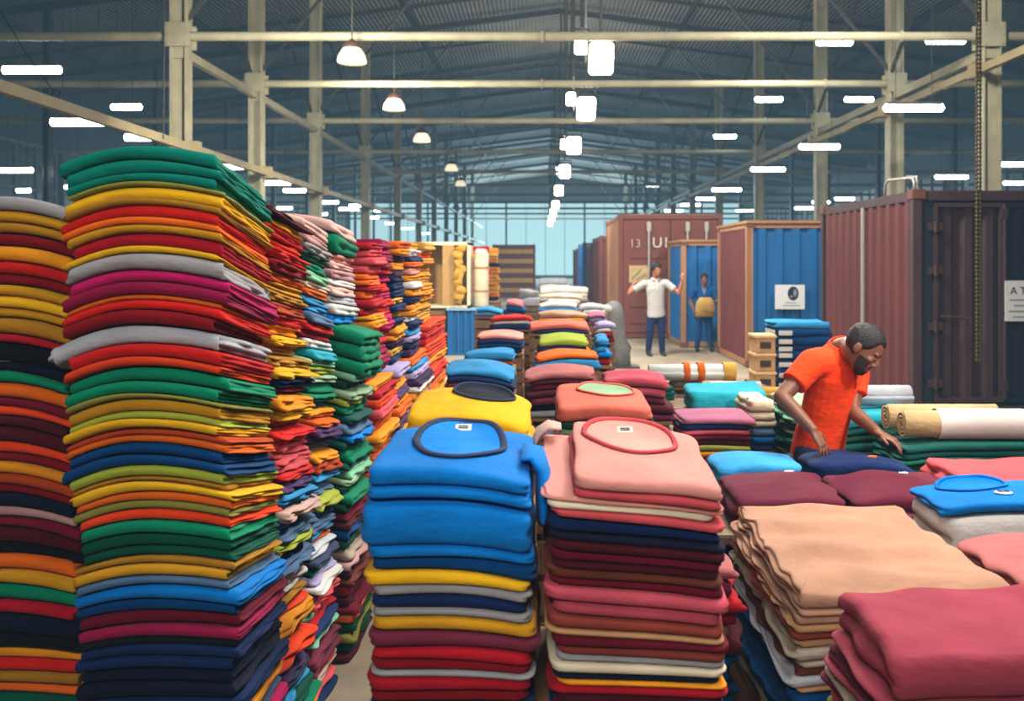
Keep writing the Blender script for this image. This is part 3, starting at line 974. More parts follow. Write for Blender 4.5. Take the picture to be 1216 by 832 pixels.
PINK = [('pink', 34, {'dx': .034, 'ex': -.026, 'rot': -.03, 'label': 'salmon pink tee with ribbed pink collar, topmost of the pink front stack'}), ('salmon', 22, {'dx': .03, 'ex': -.02, 'rot': -.03}), ('pink', 20, {'dx': -.015, 'ex': .012}), ('cream', 18, {'dx': -.012}), ('salmon', 20), ('navy', 40, {'ex': .006}), ('dknavy', 16), ('maroon', 26), ('burgundy', 30), ('maroon', 22), ('brown', 24), ('burgundy', 24),
        ('rose', 40, {'ex': .008}), ('rose', 34), ('redbrown', 38, {'ex': .005}), ('tan', 16), ('burgundy', 26), ('redbrown', 30), ('grey', 18), ('cream', 30), ('dknavy', 16), ('amber', 18), ('crimson', 26), ('maroon', 24), ('burgundy', 24), ('navy', 22)]
S_pink = Stack((.022, .412, 1.92, 2.46), 1.338, .80, PINK, 42, 'the pink front stack', noun='folded tee', name='folded_tee', tilt=.016, tiltx=-.014, droop_r=.008, jit=.007, rag=.006, res=(24, 14), rad=.035, layers=2, top_wr=.008,
               group='tees of the pink front stack', wob=.003)
YEL = [('yellow', 36, {'bulge': .012, 'label': 'golden yellow tee with navy neck opening, topmost of the yellow stack'}), ('orange', 22), ('amber', 18), ('brown', 18), ('dknavy', 34), ('violet', 26), ('dknavy', 30), ('denim', 30), ('navy', 30)]
S_yel = Stack((-.450, -.030, 2.78, 3.22), 1.335, .96, YEL, 43, 'the yellow-topped stack', noun='folded tee', name='folded_tee', tilt=.016, tiltx=-.014, droop_r=.02, droop_l=.015, hump=.010, jit=.008, res=(20, 12), rad=.06, dome=.012,
              group='tees of the yellow-topped stack')
crate(-.44, -.03, 2.80, 3.20, .955, 'slatted wooden crate under the yellow-topped stack')
SAL = [('coral', 44, {'bulge': .014, 'label': 'coral red tee with pale green neck cloth, topmost of the coral stack'}), ('forest', 20), ('palegreen', 18), ('cream', 18), ('pink', 20), ('coral', 26), ('seagreen', 24)]
S_sal = Stack((.06, .445, 3.36, 3.78), 1.268, 1.02, SAL, 44, 'the coral-topped stack', noun='folded tee', name='folded_tee', tilt=.012, hump=.01, jit=.008, res=(16, 10), rad=.05, dome=.008, group='tees of the coral-topped stack')
crate(.07, .445, 3.38, 3.76, 1.015, 'slatted wooden crate under the coral-topped stack')
# a bench under the two front columns
t = thing('low_bench', 'wooden bench under the blue and pink front stacks', 'bench', (0.02, 2.2, 0))
MB().box((-.36, 1.93, .755), (.39, 2.44, .795), .006).build('bench_top', m_wood, t)
for x in (-.35, .33):
    for y in (1.95, 2.38): MB().box((x, y, 0), (x + .05, y + .05, .755)).build('leg', m_wood, t)


def neck(stk, cx, cy, rx, ry, band, inner, lift, parent, wband=.020, tagged=True, back_only=False, tagcol=(236, 232, 224), label_at=.72):
    """collar of the topmost tee: ribbed ring, inner neck cloth, woven size tag"""
    n = 40
    ring = []
    for k in range(n + 1):
        a = 2 * math.pi * k / n
        p = stk.surf(cx + rx * math.cos(a) * (1 - .20 * math.sin(a) ** 2), cy + ry * math.sin(a))
        back = max(0.0, math.sin(a))
        ring.append(p + Vector((0, 0, .004 + lift * back ** .8 * (1 - .5 * back ** 4))))
    mb = MB()
    v, f = [], []
    prof = [(-1, .0), (-.6, .9), (0, 1.0), (.6, .9), (1, .0), (.6, -.5), (0, -.6), (-.6, -.5)]
    for k in range(n):
        a = 2 * math.pi * k / n
        out = Vector((math.cos(a) * ry, math.sin(a) * rx, 0)).normalized()
        tilt = max(0.0, math.sin(a)) * .8
        for q, h in prof:
            v.append(ring[k] + out * (q * wband / 2 * math.cos(tilt)) + Vector((0, 0, q * wband / 2 * math.sin(tilt) + h * .0045)))
    m_ = len(prof)
    for k in range(n):
        k2 = (k + 1) % n
        for j in range(m_):
            j2 = (j + 1) % m_
            f.append((k * m_ + j, k2 * m_ + j, k2 * m_ + j2, k * m_ + j2))
    mb.add(v, f).build('collar', fab(band), parent, True)
    # the cloth seen inside the neck opening: rises to the back band
    v, f = [], []
    rings = (1.0, .85, .6, .3)
    for r in rings:
        for k in range(n):
            a = 2 * math.pi * k / n
            p = stk.surf(cx + rx * r * math.cos(a) * .97 * (1 - .20 * math.sin(a) ** 2), cy + ry * r * math.sin(a) * .97)
            v.append(p + Vector((0, 0, .003 + (lift * max(0, math.sin(a)) ** .8 * (1 - .5 * max(0, math.sin(a)) ** 4) * (max(0, (r - .55) / .45)) ** 1.5))))
    v.append(stk.surf(cx, cy) + Vector((0, 0, .003)))
    for i in range(len(rings) - 1):
        for k in range(n):
            k2 = (k + 1) % n
            f.append((i * n + k, i * n + k2, (i + 1) * n + k2, (i + 1) * n + k))
    for k in range(n): f.append(((len(rings) - 1) * n + k, (len(rings) - 1) * n + (k + 1) % n, len(v) - 1))
    MB().add(v, f).build('neck_lining', fab(inner), parent, True)
    if tagged:
        p = stk.surf(cx - rx * .04, cy + ry * label_at)
        zz = lift * max(0, label_at) ** 1.5 * max(0, (label_at - .55) / .45) ** 1.5
        m = MB()
        m.cur = 0
        c0 = p + Vector((0, 0, .010 + zz))
        ux, uy = Vector((.021, 0, 0)), Vector((0, .011, .006))
        m.add([c0 - ux - uy, c0 + ux - uy, c0 + ux + uy, c0 - ux + uy, c0 - ux - uy - Vector((0, 0, .004)), c0 + ux - uy - Vector((0, 0, .004)), c0 + ux + uy - Vector((0, 0, .004)), c0 - ux + uy - Vector((0, 0, .004))],
              [(0, 1, 2, 3), (7, 6, 5, 4), (0, 4, 5, 1), (1, 5, 6, 2), (2, 6, 7, 3), (3, 7, 4, 0)])
        m.cur = 1
        e = Vector((0, 0, .0006))
        for q in (-.45, .1):
            m.add([c0 - ux * .6 + uy * q + e, c0 + ux * .6 + uy * q + e, c0 + ux * .6 + uy * (q + .35) + e, c0 - ux * .6 + uy * (q + .35) + e], [(0, 1, 2, 3)])
        tag(m.build('size_tag', [fabric('tagcloth', tagcol), fabric('tagprint', (40, 46, 70))], parent), 'small white woven size tag')


neck(S_blue, -.195, 2.175, .106, .185, 'denim', 'blue', .034, S_blue.objs[0], wband=.019)
neck(S_pink, .232, 2.29, .118, .125, 'salmon', 'pink', .03, S_pink.objs[0], wband=.015, label_at=.6)
neck(S_yel, -.200, 3.07, .105, .100, 'denim', 'dknavy', .02, S_yel.objs[0], wband=.012, tagged=False)
neck(S_sal, .27, 3.62, .115, .105, 'coral', 'palegreen', .015, S_sal.objs[0], wband=.012, tagged=False)

# sleeve that droops over the side of the blue stack
def sleeve(pts, rad, mat, parent, label):
    o = MB().tube(pts, rad, 16, side=Vector((0, 1, 0))).build('sleeve', mat, parent, True)
    return tag(o, label)


b0 = S_blue.objs[0]
sleeve([(-.045, 2.13, 1.343), (-.010, 2.13, 1.337), (.006, 2.12, 1.299), (.008, 2.11, 1.237), (.006, 2.11, 1.20), (.002, 2.11, 1.19)], [(.10, .008), (.11, .016), (.11, .018), (.10, .020), (.09, .016), (.07, .004)], fab('blue'), b0, 'blue sleeve hanging over the side')
p0 = S_pink.objs[0]
sleeve([(.055, 2.40, 1.352), (.022, 2.40, 1.356), (-.004, 2.40, 1.338), (-.018, 2.40, 1.302), (-.020, 2.40, 1.27)], [(.05, .006), (.055, .011), (.055, .012), (.05, .011), (.04, .004)], fab('blush'), p0, 'pale pink sleeve hanging over the side')
# ------------------------------------------------------------------ low stacks receding down the middle
def low(x0px, x1px, yfront, d, depth, colours, desc, seed, h, noun='folded shirt', t=.036, base=True, **kw):
    a, b = at(x0px, yfront, d), at(x1px, yfront, d)
    it = items_of(colours, t, random.Random(seed))
    zt = a.z
    rr = random.Random(seed * 3)
    zb = zt - h
    kw.setdefault('jit', .022)
    st = Stack((a.x, b.x, d, d + depth), zt, zb, it, seed, desc, noun=noun, res=(12, 8), rad=.05, hump=.012, rag=.012, dome=.012, tilt=rr.uniform(-.01, .012), tiltx=rr.uniform(-.012, .012), droop_l=rr.uniform(0, .02), droop_r=rr.uniform(0, .02), group=f'shirts of {desc}', top_wr=.012, **kw)
    if base: crate(a.x + .015, b.x - .015, d + .02, d + depth - .02, zb - .004, f'slatted wooden crate under {desc}')
    return st


low(524, 609, 437, 4.9, .40, 'sky@1.2 navy wine dkred maroon', 'the sky blue and maroon stack', 51, .17)
low(623, 709, 440, 4.75, .42, 'dustyrose@1.2 wine burgundy maroon wine black grey', "the dusty rose stack", 52, .25)
low(715, 799, 446, 4.7, .42, 'rose@1.4 rose@1.2 wine maroon wine', "the rose pink aisle stack", 53, .24, noun='folded cloth')
low(545, 612, 418, 6.2, .42, 'sky@1.5 orange@1.2 navy', 'the crumpled sky blue stack', 54, .13, jit=.03)
low(628, 707, 421, 5.75, .42, 'orange@1.3 sky pink', 'the orange stack beside the crumpled blue one', 55, .13, jit=.03)
low(634, 703, 402, 6.9, .44, 'lime@1.3 navy@1.2 orange', 'the lime green stack', 56, .13)
low(705, 728, 402, 6.6, .40, 'sky sky blue crimson', 'the narrow blue stack beside the lime one', 57, .2)
low(567, 622, 396, 7.7, .44, 'pink@1.1 navy dkblue navy', 'the pink and navy stack', 58, .17)
low(629, 703, 383, 8.1, .46, 'coral@1.2 navy', 'the coral stack behind the lime one', 59, .10)
low(706, 731, 384, 8.1, .46, 'lilac white crimson dkred', 'the lilac and crimson stack', 60, .17)
low(581, 633, 376, 9.0, .46, 'red white navy', 'the red and white stack', 61, .13)
low(637, 696, 371, 9.5, .5, 'peach@1.2 amber', 'the peach stack far down the middle', 62, .09)
low(698, 724, 372, 9.6, .5, 'mauve lilac', 'the small mauve stack far down the middle', 63, .09)
low(563, 597, 366, 10.9, .5, 'sky slate', 'the pale blue stack by the cream cabinet', 64, .1)
low(598, 624, 357, 11.2, .5, 'dustyrose dkblue navy', 'the far dusty rose stack', 65, .2)
low(640, 688, 360, 11.8, .6, 'white sky', 'the far white stack', 66, .12)
low(646, 690, 350, 14.5, .8, 'cream white', 'the hazy cream stack', 67, .14)
low(690, 722, 362, 12.2, .6, 'ltgrey white', 'the hazy grey stack', 68, .12)
low(640, 700, 341, 20.0, 1.1, 'white cream ltgrey', 'the wide hazy white pile', 69, .3, t=.1)
low(640, 676, 330, 27.0, 1.3, 'ltgrey white grey', 'the hazy grey mound', 70, .5, t=.16)
low(615, 640, 345, 24.0, 1.0, 'grey ltgrey', 'the dim grey pile by the slatted container', 71, .4, t=.15)
low(655, 690, 345, 31.0, 1.3, 'ltgrey white', 'the faint pile far down the aisle', 72, .4, t=.2)

# dark device-like grey roll tucked between two stacks, small denim bundle
d0 = Stack((-.005, .05, 2.80, 3.05), 1.235, .96, items_of('denim denim denim navy denim denim navy denim', .035), 73, 'the narrow denim stack', noun='folded jeans', name='folded_jeans', cat='jeans', res=(6, 10), rad=.015, jit=.006, rag=.01,
           group='folded jeans beside the yellow stack')
crate(0.0, .05, 2.82, 3.03, .955, 'narrow slatted crate under the denim stack')

# ------------------------------------------------------------------ right-hand side: lengths of cloth on tables
m_table = plain('worn_table_board', (110, 86, 64), rough=0.7, scale=6, vary=0.2, bump=0.15)


def table(x0, x1, y0, y1, z, label):
    t = thing('work_table', label, 'table', ((x0 + x1) / 2, (y0 + y1) / 2, 0))
    MB().box((x0, y0, z - .04), (x1, y1, z), .006).build('table_top', m_table, t)
    f = MB()
    f.box((x0 + .05, y0 + .05, z - .12), (x1 - .05, y0 + .07, z - .04)).box((x0 + .05, y1 - .07, z - .12), (x1 - .05, y1 - .05, z - .04))
    f.build('apron', m_table, t)
    for x in (x0 + .05, x1 - .11):
        for y in (y0 + .05, y1 - .11): MB().box((x, y, 0), (x + .06, y + .06, z - .04)).build('leg', m_table, t)
    return t


def cloth(box, zt, zb, its, desc, seed, **kw):
    kw.setdefault('res', (18, 12)); kw.setdefault('jit', .010); kw.setdefault('rad', .04)
    grp = kw.pop('group', None)
    return Stack(box, zt, zb, its, seed, desc, noun='folded cloth', name='folded_cloth', cat='cloth', group=grp or f'cloths of {desc}', **kw)


table(.66, 2.62, 3.48, 4.42, .72, 'long worn work table in front of the man in orange')
table(.75, 2.7, 4.83, 5.9, .70, 'second work table behind the man in orange')
table(.55, 2.0, 6.6, 7.9, .70, 'third work table with printed cloth rolls')

# peach stack
PE = [('peach', 26, {'say': 'smooth peach', 'ex': .008}), ('peach', 22, {'dx': -.012}), ('peach', 20, {'dx': -.006}), ('tan', 18, {'dx': -.02}), ('redbrown', 14, {'dx': -.01}), ('tan', 20, {'dx': .004}), ('stone', 22, {'dx': -.024}), ('stone', 22, {'dx': .0}), ('brown', 18, {'dx': -.01}), ('ltgrey', 18, {'dx': -.03}), ('tan', 20),
      ('dkblue', 34, {'dx': -.012}), ('dkblue', 34, {'dx': -.03}), ('navy', 30, {'dx': -.005}), ('dkblue', 34, {'dx': -.02}), ('stone', 20, {'dx': -.03}), ('dkblue', 34)]
S_peach = cloth((.745, 1.385, 2.58, 3.46), .845, .32, PE, 'the big peach stack', 81, rag=.016, layers=3, res=(26, 26), rad=.03, top_rings=tuple(.96 - .045 * k for k in range(21)), top_wr=.010, ripple=(.016, 10.0), amp=.3, droop_l=.02, jit=.006, tilt=.012)
crate(.75, 1.38, 2.60, 3.44, .315, 'slatted wooden crate under the big peach stack')
# rose pink bolt in the front corner
RO = [('rosedeep', 78, {'layers': 2, 'say': 'thick smooth rose pink'}), ('rosedeep', 26, {'dx': -.012}), ('wine', 26, {'dx': -.004}), ('rosedeep', 26, {'dx': -.014}), ('stone', 16, {'dx': -.008}), ('wine', 26, {'dx': -.006}), ('rosedeep', 26), ('olive', 18, {'dx': -.01}), ('wine', 26), ('rosedeep', 26)]
S_rose = cloth((.735, 1.40, 1.88, 2.28), .972, .62, RO, 'the rose pink front corner stack', 82, rag=.016, layers=2, res=(26, 14), rad=.04, top_rings=tuple(.96 - .08 * k for k in range(12)), top_wr=.009, ripple=(.005, 8.0), droop_f=.02, droop_l=.02, jit=.006, dome=.006)
crate(.74, 1.39, 1.90, 2.27, .615, 'slatted wooden crate under the rose pink corner stack')
# dusty rose cloth at the right edge
DR = [('dustyrose', 60, {'say': 'soft dusty rose'}), ('dustyrose', 40, {'dx': -.012}), ('redbrown', 40, {'dx': .01}), ('burgundy', 34), ('brown', 34)]
S_dr = cloth((1.415, 2.1, 2.55, 3.02), .895, .62, DR, 'the dusty rose stack at the right edge', 83, rag=.02, layers=3, rad=.05, top_wr=.010, droop_l=.04, dome=.006)
crate(1.43, 2.09, 2.57, 3.0, .615, 'slatted wooden crate under the dusty rose right stack')
# stack glimpsed between the pink column and the peach stack
GL = items_of('dustyrose wine@1.3 crimson dkred peach maroon dkblue@1.4 dkblue navy dkblue dkblue stone', .05, random.Random(3))
S_gl = cloth((.50, .655, 2.85, 3.2), .80, .25, GL, 'the crumpled wine stack beside the peach one', 84, rag=.03, jit=.02, res=(10, 12), layers=2)
crate(.51, .645, 2.88, 3.18, .245, 'narrow slatted crate under the crumpled wine stack')
# blue tee on white cloth
BT = [('blue', 20, {'label': 'bright blue tee with white emblem lying on white cloth'}), ('white', 90, {'say': 'thick off-white', 'dy': -.005, 'ex': .01, 'layers': 2}), ('dkblue', 40), ('dustyrose', 30), ('wine', 30)]
S_bt = cloth((1.44, 2.08, 3.10, 3.46), .945, .62, BT, 'the blue tee pile', 85, rag=.010, layers=2, rad=.04, tilt=.0, droop_l=.03, top_wr=.008)
crate(1.45, 2.07, 3.12, 3.45, .615, 'slatted wooden crate under the blue tee pile')
neck(S_bt, 1.64, 3.37, .13, .07, 'blue', 'blue', .03, S_bt.objs[0], wband=.016, tagged=False)
pp = S_bt.surf(1.70, 3.25)
m = MB()
m.cur = 0; m.ell(pp + Vector((0, 0, .003)), (.034, .026, .004), None, 14, 8)
m.cur = 1
for k in (-1, 0, 1): m.bar(pp + Vector((-.02, k * .011, .0075)), pp + Vector((.02, k * .011 + .004, .0075)), .004, .001)
tag(m.build('emblem', [fabric('tagcloth', (236, 232, 224)), fabric('tagprint', (40, 46, 70))], S_bt.objs[0], True), 'round white emblem patch')
# wine piles and neighbours on the long table
def pile(box, zt, colours, desc, seed, t=.045, zb=.721, **kw):
    kw.setdefault('layers', 2)
    return cloth(box, zt, zb, items_of(colours, t), desc, seed, **kw)


S_w1 = pile((.78, 1.255, 3.54, 3.98), .865, 'wine@1.4 wine burgundy', 'the wine red pile nearest the pink column', 86, droop_l=.02, droop_f=.015, dome=.01, rad=.05, top_wr=.011, rag=.016)
S_w2 = pile((1.275, 1.765, 3.56, 4.00), .870, 'wine@1.4 mauve burgundy', 'the wine red pile beside the blue tee', 87, droop_f=.02, droop_l=.02, dome=.012, rad=.05, top_wr=.012, rag=.018)
S_pr = pile((1.80, 2.50, 3.55, 4.30), .862, 'pinkred@1.3 pink', 'the pinkish red pile under the green cloth', 88, droop_f=.02, dome=.006, rad=.06, top_wr=.014, rag=.018)
S_sk = pile((.80, 1.215, 4.02, 4.38), .872, 'sky@1.3 blue sky', "the sky blue pile by the man", 89, droop_l=.03, dome=.014, rad=.07, top_wr=.010)
S_nv = pile((1.245, 1.745, 4.03, 4.36), .888, 'navy@1.3 dknavy navy', "the navy pile under the man's hands", 90, droop_l=.02, droop_r=.03, dome=.012, rad=.08, top_wr=.006)
for st, x, y, ck in ((S_nv, 1.56, 4.17, 'orange'), (S_w1, 1.10, 3.90, 'white'), (S_w2, 1.60, 3.90, 'white')):
    p = st.surf(x, y)
    m = MB()
    m.add([p + Vector((sx * .022 + sy * .006, sy * .012, .0045)) for sx, sy in ((-1, -1), (.6, -1), (1, .2), (.2, 1), (-.9, .7))] + [p + Vector((sx * .022 + sy * .006, sy * .012, -.004)) for sx, sy in ((-1, -1), (.6, -1), (1, .2), (.2, 1), (-.9, .7))],
          [(0, 1, 2, 3, 4), (9, 8, 7, 6, 5)] + [(i, i + 5, (i + 1) % 5 + 5, (i + 1) % 5) for i in range(5)])
    tag(m.build('chest_emblem', fab(ck), st.objs[0]), 'small pale stitched mark')

# second table: piles behind
S_mo = pile((.77, 1.185, 4.86, 5.24), .925, 'mauve navy@1.2 rose burgundy maroon olive amber redbrown', 'the mauve and orange pile', 91, zb=.701, hump=.01, rad=.05)
S_cr = pile((1.20, 1.37, 5.10, 5.50), .99, 'cream@1.4 cream stone slate dkblue navy', "the cream pile by the man", 92, zb=.701, res=(8, 10))
S_fg = pile((1.385, 1.60, 4.90, 5.35), 1.01, 'palegreen forest mint forest palegreen seagreen forest palegreen', "the dark green pile by the man", 93, zb=.701, rag=.02, res=(8, 14), layers=2)
S_tl = pile((1.66, 2.12, 4.95, 5.45), .945, 'cyan@1.6 seagreen forest seagreen forest', 'the turquoise pile under the pale roll', 94, zb=.701, rag=.02, droop_l=.04)
S_gr = pile((1.82, 2.52, 4.46, 4.90), .876, 'seagreen@1.3 seagreen dkgreen forest forest', 'the sea green pile under the golden rolls', 95, zb=.722, rag=.02, droop_l=.03, rad=.05, tilt=0)
S_gr2 = pile((2.50, 2.70, 4.74, 5.2), .90, 'forest forest dkgreen', "the forest green table-end pile", 96, zb=.701, res=(8, 8))
S_cy = pile((.92, 1.43, 5.55, 5.88), .985, 'cyan@1.8 cream stone', 'the turquoise pile behind the mauve one', 97, zb=.701, rad=.05)
low(1.0 * 0 + 798, 838, 448, 7.3, .4, 'tan stone tan', 'the tan pile under the printed roll', 98, .11, base=False, noun='folded cloth')
S_gb = pile((.90, 1.06, 7.0, 7.4), .80, 'seagreen seagreen dkgreen', 'the green pile under the printed roll', 99, zb=.701, res=(8, 8))

# ------------------------------------------------------------------ rolls
def roll(a, b, rad, mat, label, end=None, wrap=None, turns=3.0, thick=.010, name='fabric_roll'):
    """cloth rolled in a spiral from a to b; end: material of the bare end; wrap: (from, to, material) paper band"""
    a, b = Vector(a), Vector(b)
    ax = (b - a).normalized()
    s1 = ax.cross(Vector((0, 0, 1))).normalized(); s2 = s1.cross(ax)
    t = thing(name, label, 'roll', (a + b) / 2 - Vector((0, 0, rad)))
    n = int(turns * 22)
    outer, inner = [], []
    for i in range(n + 1):
        th = 2 * math.pi * turns * i / n
        r = rad * (.22 + .78 * i / n)
        if th > 2 * math.pi * (turns - 1): r = max(r, rad * (.22 + .78 * i / n))
        d = s1 * math.cos(th) + s2 * math.sin(th)
        outer.append(d * r); inner.append(d * max(r - thick, rad * .1))
    v, f = [], []
    m = n + 1
    for p in (a, b):
        v += [p + q for q in outer] + [p + q for q in inner]
    for i in range(n):
        o0, o1, i0, i1 = i, i + 1, m + i, m + i + 1
        f += [(o0, o1, 2 * m + o1, 2 * m + o0), (i1, i0, 2 * m + i0, 2 * m + i1), (o1, o0, i0, i1), (2 * m + o0, 2 * m + o1, 2 * m + i1, 2 * m + i0)]
    f.append((n, m + n, 3 * m + n, 2 * m + n)); f.append((m, 0, 2 * m, 3 * m))
    MB().add(v, f).build('rolled_cloth', mat, t, True)
    if wrap:
        for w0, w1, wm in wrap:
            p, q = a + (b - a) * w0, a + (b - a) * w1
            MB().tube([p, p + (q - p) * .02, q - (q - p) * .02, q], [rad * 1.012, rad * 1.03, rad * 1.03, rad * 1.012], 28, cap=False).build('wrapper', wm, t, True)
    return t


m_paper = plain('white_wrapping_paper', (196, 190, 186), rough=0.6, bump=0.1, vary=.06)
zt = .878
roll((1.875, 4.60, zt + .078), (2.50, 4.58, zt + .078), .078, fab('palegold'), 'golden cloth roll in a white wrapper on the sea green pile', wrap=[(.28, 1.0, m_paper)], turns=3.2)
roll((1.87, 4.80, zt + .08), (2.46, 4.80, zt + .08), .075, fab('palegold'), 'golden cloth roll lying behind the wrapped one', turns=3.2)
p = at(1022, 481, 5.2); q = at(1080, 481, 5.2)
roll((p.x - .06, 5.2, .945 + .07), (q.x, 5.2, .945 + .07), .07, fab('ltgrey'), 'pale grey cloth roll on the turquoise pile behind the man', turns=3)
p = at(841, 452, 6.9); q = at(900, 452, 6.9)
roll((p.x, 6.9, .80), (q.x + .02, 6.9, .80), .078, m_paper, 'white cloth roll behind the turquoise pile', wrap=[(.72, .76, m_wire)], turns=3)
p = at(903, 452, 7.0); q = at(952, 452, 7.0)
roll((p.x, 7.0, .76), (q.x, 7.0, .76), .055, fab('gold'), 'thin golden roll beside the white one', turns=3)
tag(Stack((1.78, 2.0, 6.62, 6.85), .755, .701, items_of('sky white sky', .02), 100, 'the small sky blue pile beside the golden roll', res=(8, 8), noun='folded cloth', name='folded_cloth', cat='cloth').objs[0])
p = at(772, 428, 7.15); q = at(886, 428, 7.15)
roll((p.x, 7.25, .895), (q.x - .07, 7.25, .895), .075, fab('white'), 'long white roll with orange and gold print', wrap=[(.40, .47, fab('orange')), (.56, .64, fab('orange')), (.86, 1.0, fab('gold'))], turns=3)

# ------------------------------------------------------------------ stacks by the blue container
BX = items_of('sky@.8 dkblue dkblue navy dkblue navy dkblue navy dkblue navy dkblue navy', .09, random.Random(4))
a = at(922, 382, 9.9); b = at(973, 382, 9.9)
st = cloth((a.x, b.x + .15, 9.9, 10.4), 1.12, 0.0, BX, 'the deep blue stack against the blue container', 101, layers=3, rag=.02, res=(8, 8), jit=.015)
for o in st.objs[1:9]:
    zc = WLOC[o.name].z + .045
    m = MB()
    for j in range(3): m.box((a.x - .022, 9.93 + j * .14, zc - .03), (a.x - .006, 10.03 + j * .14, zc + .025), .004)
    m.box((a.x + .02, 9.862, zc - .028), (a.x + .17, 9.884, zc + .022), .004)
    tag(m.build('paper_band', m_paper, o), 'white paper band on the edge')
a = at(897, 395, 9.6)
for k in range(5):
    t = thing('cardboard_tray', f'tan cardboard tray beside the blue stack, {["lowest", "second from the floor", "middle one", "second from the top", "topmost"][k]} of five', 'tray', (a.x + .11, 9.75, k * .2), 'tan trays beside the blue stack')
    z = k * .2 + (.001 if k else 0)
    MB().box((a.x, 9.6, z), (a.x + .22, 9.9, z + .17), .01).build('tray_body', plain('tan_cardboard', (196, 152, 104), rough=.8, bump=.05), t)
    MB().box((a.x - .012, 9.588, z + .165), (a.x + .232, 9.912, z + .197), .006).build('rim', plain('pale_cardboard', (224, 184, 134), rough=.8, bump=.05), t)
    MB().box((a.x + .05, 9.594, z + .05), (a.x + .17, 9.6005, z + .12)).build('opening', plain('opening_shade_paint', (60, 44, 34), bump=0), t)  # solid dark plate; shade of a hollow put into its colour
# ------------------------------------------------------------------ shipping containers
m_maroon = rusty('maroon_container_paint', (98, 47, 47), amount=.35)
m_maroon2 = rusty('brown_maroon_paint', (116, 62, 52), amount=.35)
m_dmaroon = rusty('dark_maroon_door_paint', (70, 50, 54), amount=.35)
m_cblue = rusty('blue_container_paint', (18, 92, 152), amount=.05)
m_dnavy = rusty('navy_door_paint', (28, 34, 52), amount=.1)
m_edge = rusty('rusty_edge_steel', (112, 70, 58), amount=.6)
m_hinge = rusty('dark_hinge_steel', (74, 52, 48), amount=.5)
m_tanedge = rusty('tan_edge_steel', (160, 116, 84), amount=.4)
m_bar = plain('galvanised_bar', (176, 172, 168), rough=.4, metal=.4, bump=0)
m_sign = plain('white_sign_board', (214, 216, 220), rough=.5, bump=0, vary=.04)
m_ink = plain('dark_sign_ink', (34, 40, 58), rough=.6, bump=0)
m_grey_ink = plain('grey_sign_ink', (140, 142, 150), rough=.6, bump=0)
m_whitepaint = plain('white_stencil_paint', (214, 208, 200), rough=.7, bump=0, vary=.2)
m_tanpaint = plain('tan_stencil_paint', (186, 160, 118), rough=.7, bump=0, vary=.2)


def corr(p0, p1, z0, z1, nrm, pitch=.28, depth=.036):
    """corrugated steel sheet from p0 to p1 (plan points), ribs upright, crests toward nrm"""
    p0, p1 = Vector(p0), Vector(p1)
    t = (p1 - p0)
    n = max(2, round(t.length / pitch))
    nrm = Vector(nrm)
    pts = []
    for k in range(n):
        for a, d in ((0, 0), (.25, 0), (.40, 1), (.75, 1), (.9, 0)):
            pts.append(p0 + t * ((k + a) / n) + nrm * (-depth + depth * d))
    pts.append(p1 - nrm * depth)
    v = [Vector((p.x, p.y, z)) for z in (z0, z1) for p in pts] + [Vector((p.x, p.y, z)) - nrm * .02 for z in (z0, z1) for p in pts]
    m = len(pts)
    f = []
    cw = t.cross(Vector((0, 0, 1))).dot(nrm) > 0
    for i in range(m - 1):
        q = (i, i + 1, m + i + 1, m + i)
        f.append(q if cw else q[::-1])
        q = tuple(2 * m + j for j in q)
        f.append(q[::-1] if cw else q)
    return v, f


def words_mesh(text, loc, size, mat, parent, rot=(R(90), 0, 0), name='lettering'):
    cu = bpy.data.curves.new('t', 'FONT')
    cu.body = text; cu.size = size; cu.extrude = .002; cu.align_x = 'CENTER'
    ob = bpy.data.objects.new('t', cu)
    COL.objects.link(ob)
    dg = bpy.context.evaluated_depsgraph_get()
    me = bpy.data.meshes.new_from_object(ob.evaluated_get(dg))
    bpy.data.objects.remove(ob)
    M = Matrix.Translation(loc) @ Matrix.Rotation(rot[2], 4, 'Z') @ Matrix.Rotation(rot[0], 4, 'X')
    v = [(M @ q.co)[:] for q in me.vertices]
    f = [tuple(p.vertices) for p in me.polygons]
    bpy.data.meshes.remove(me)
    return mesh_obj(name, v, f, mat, parent, False)


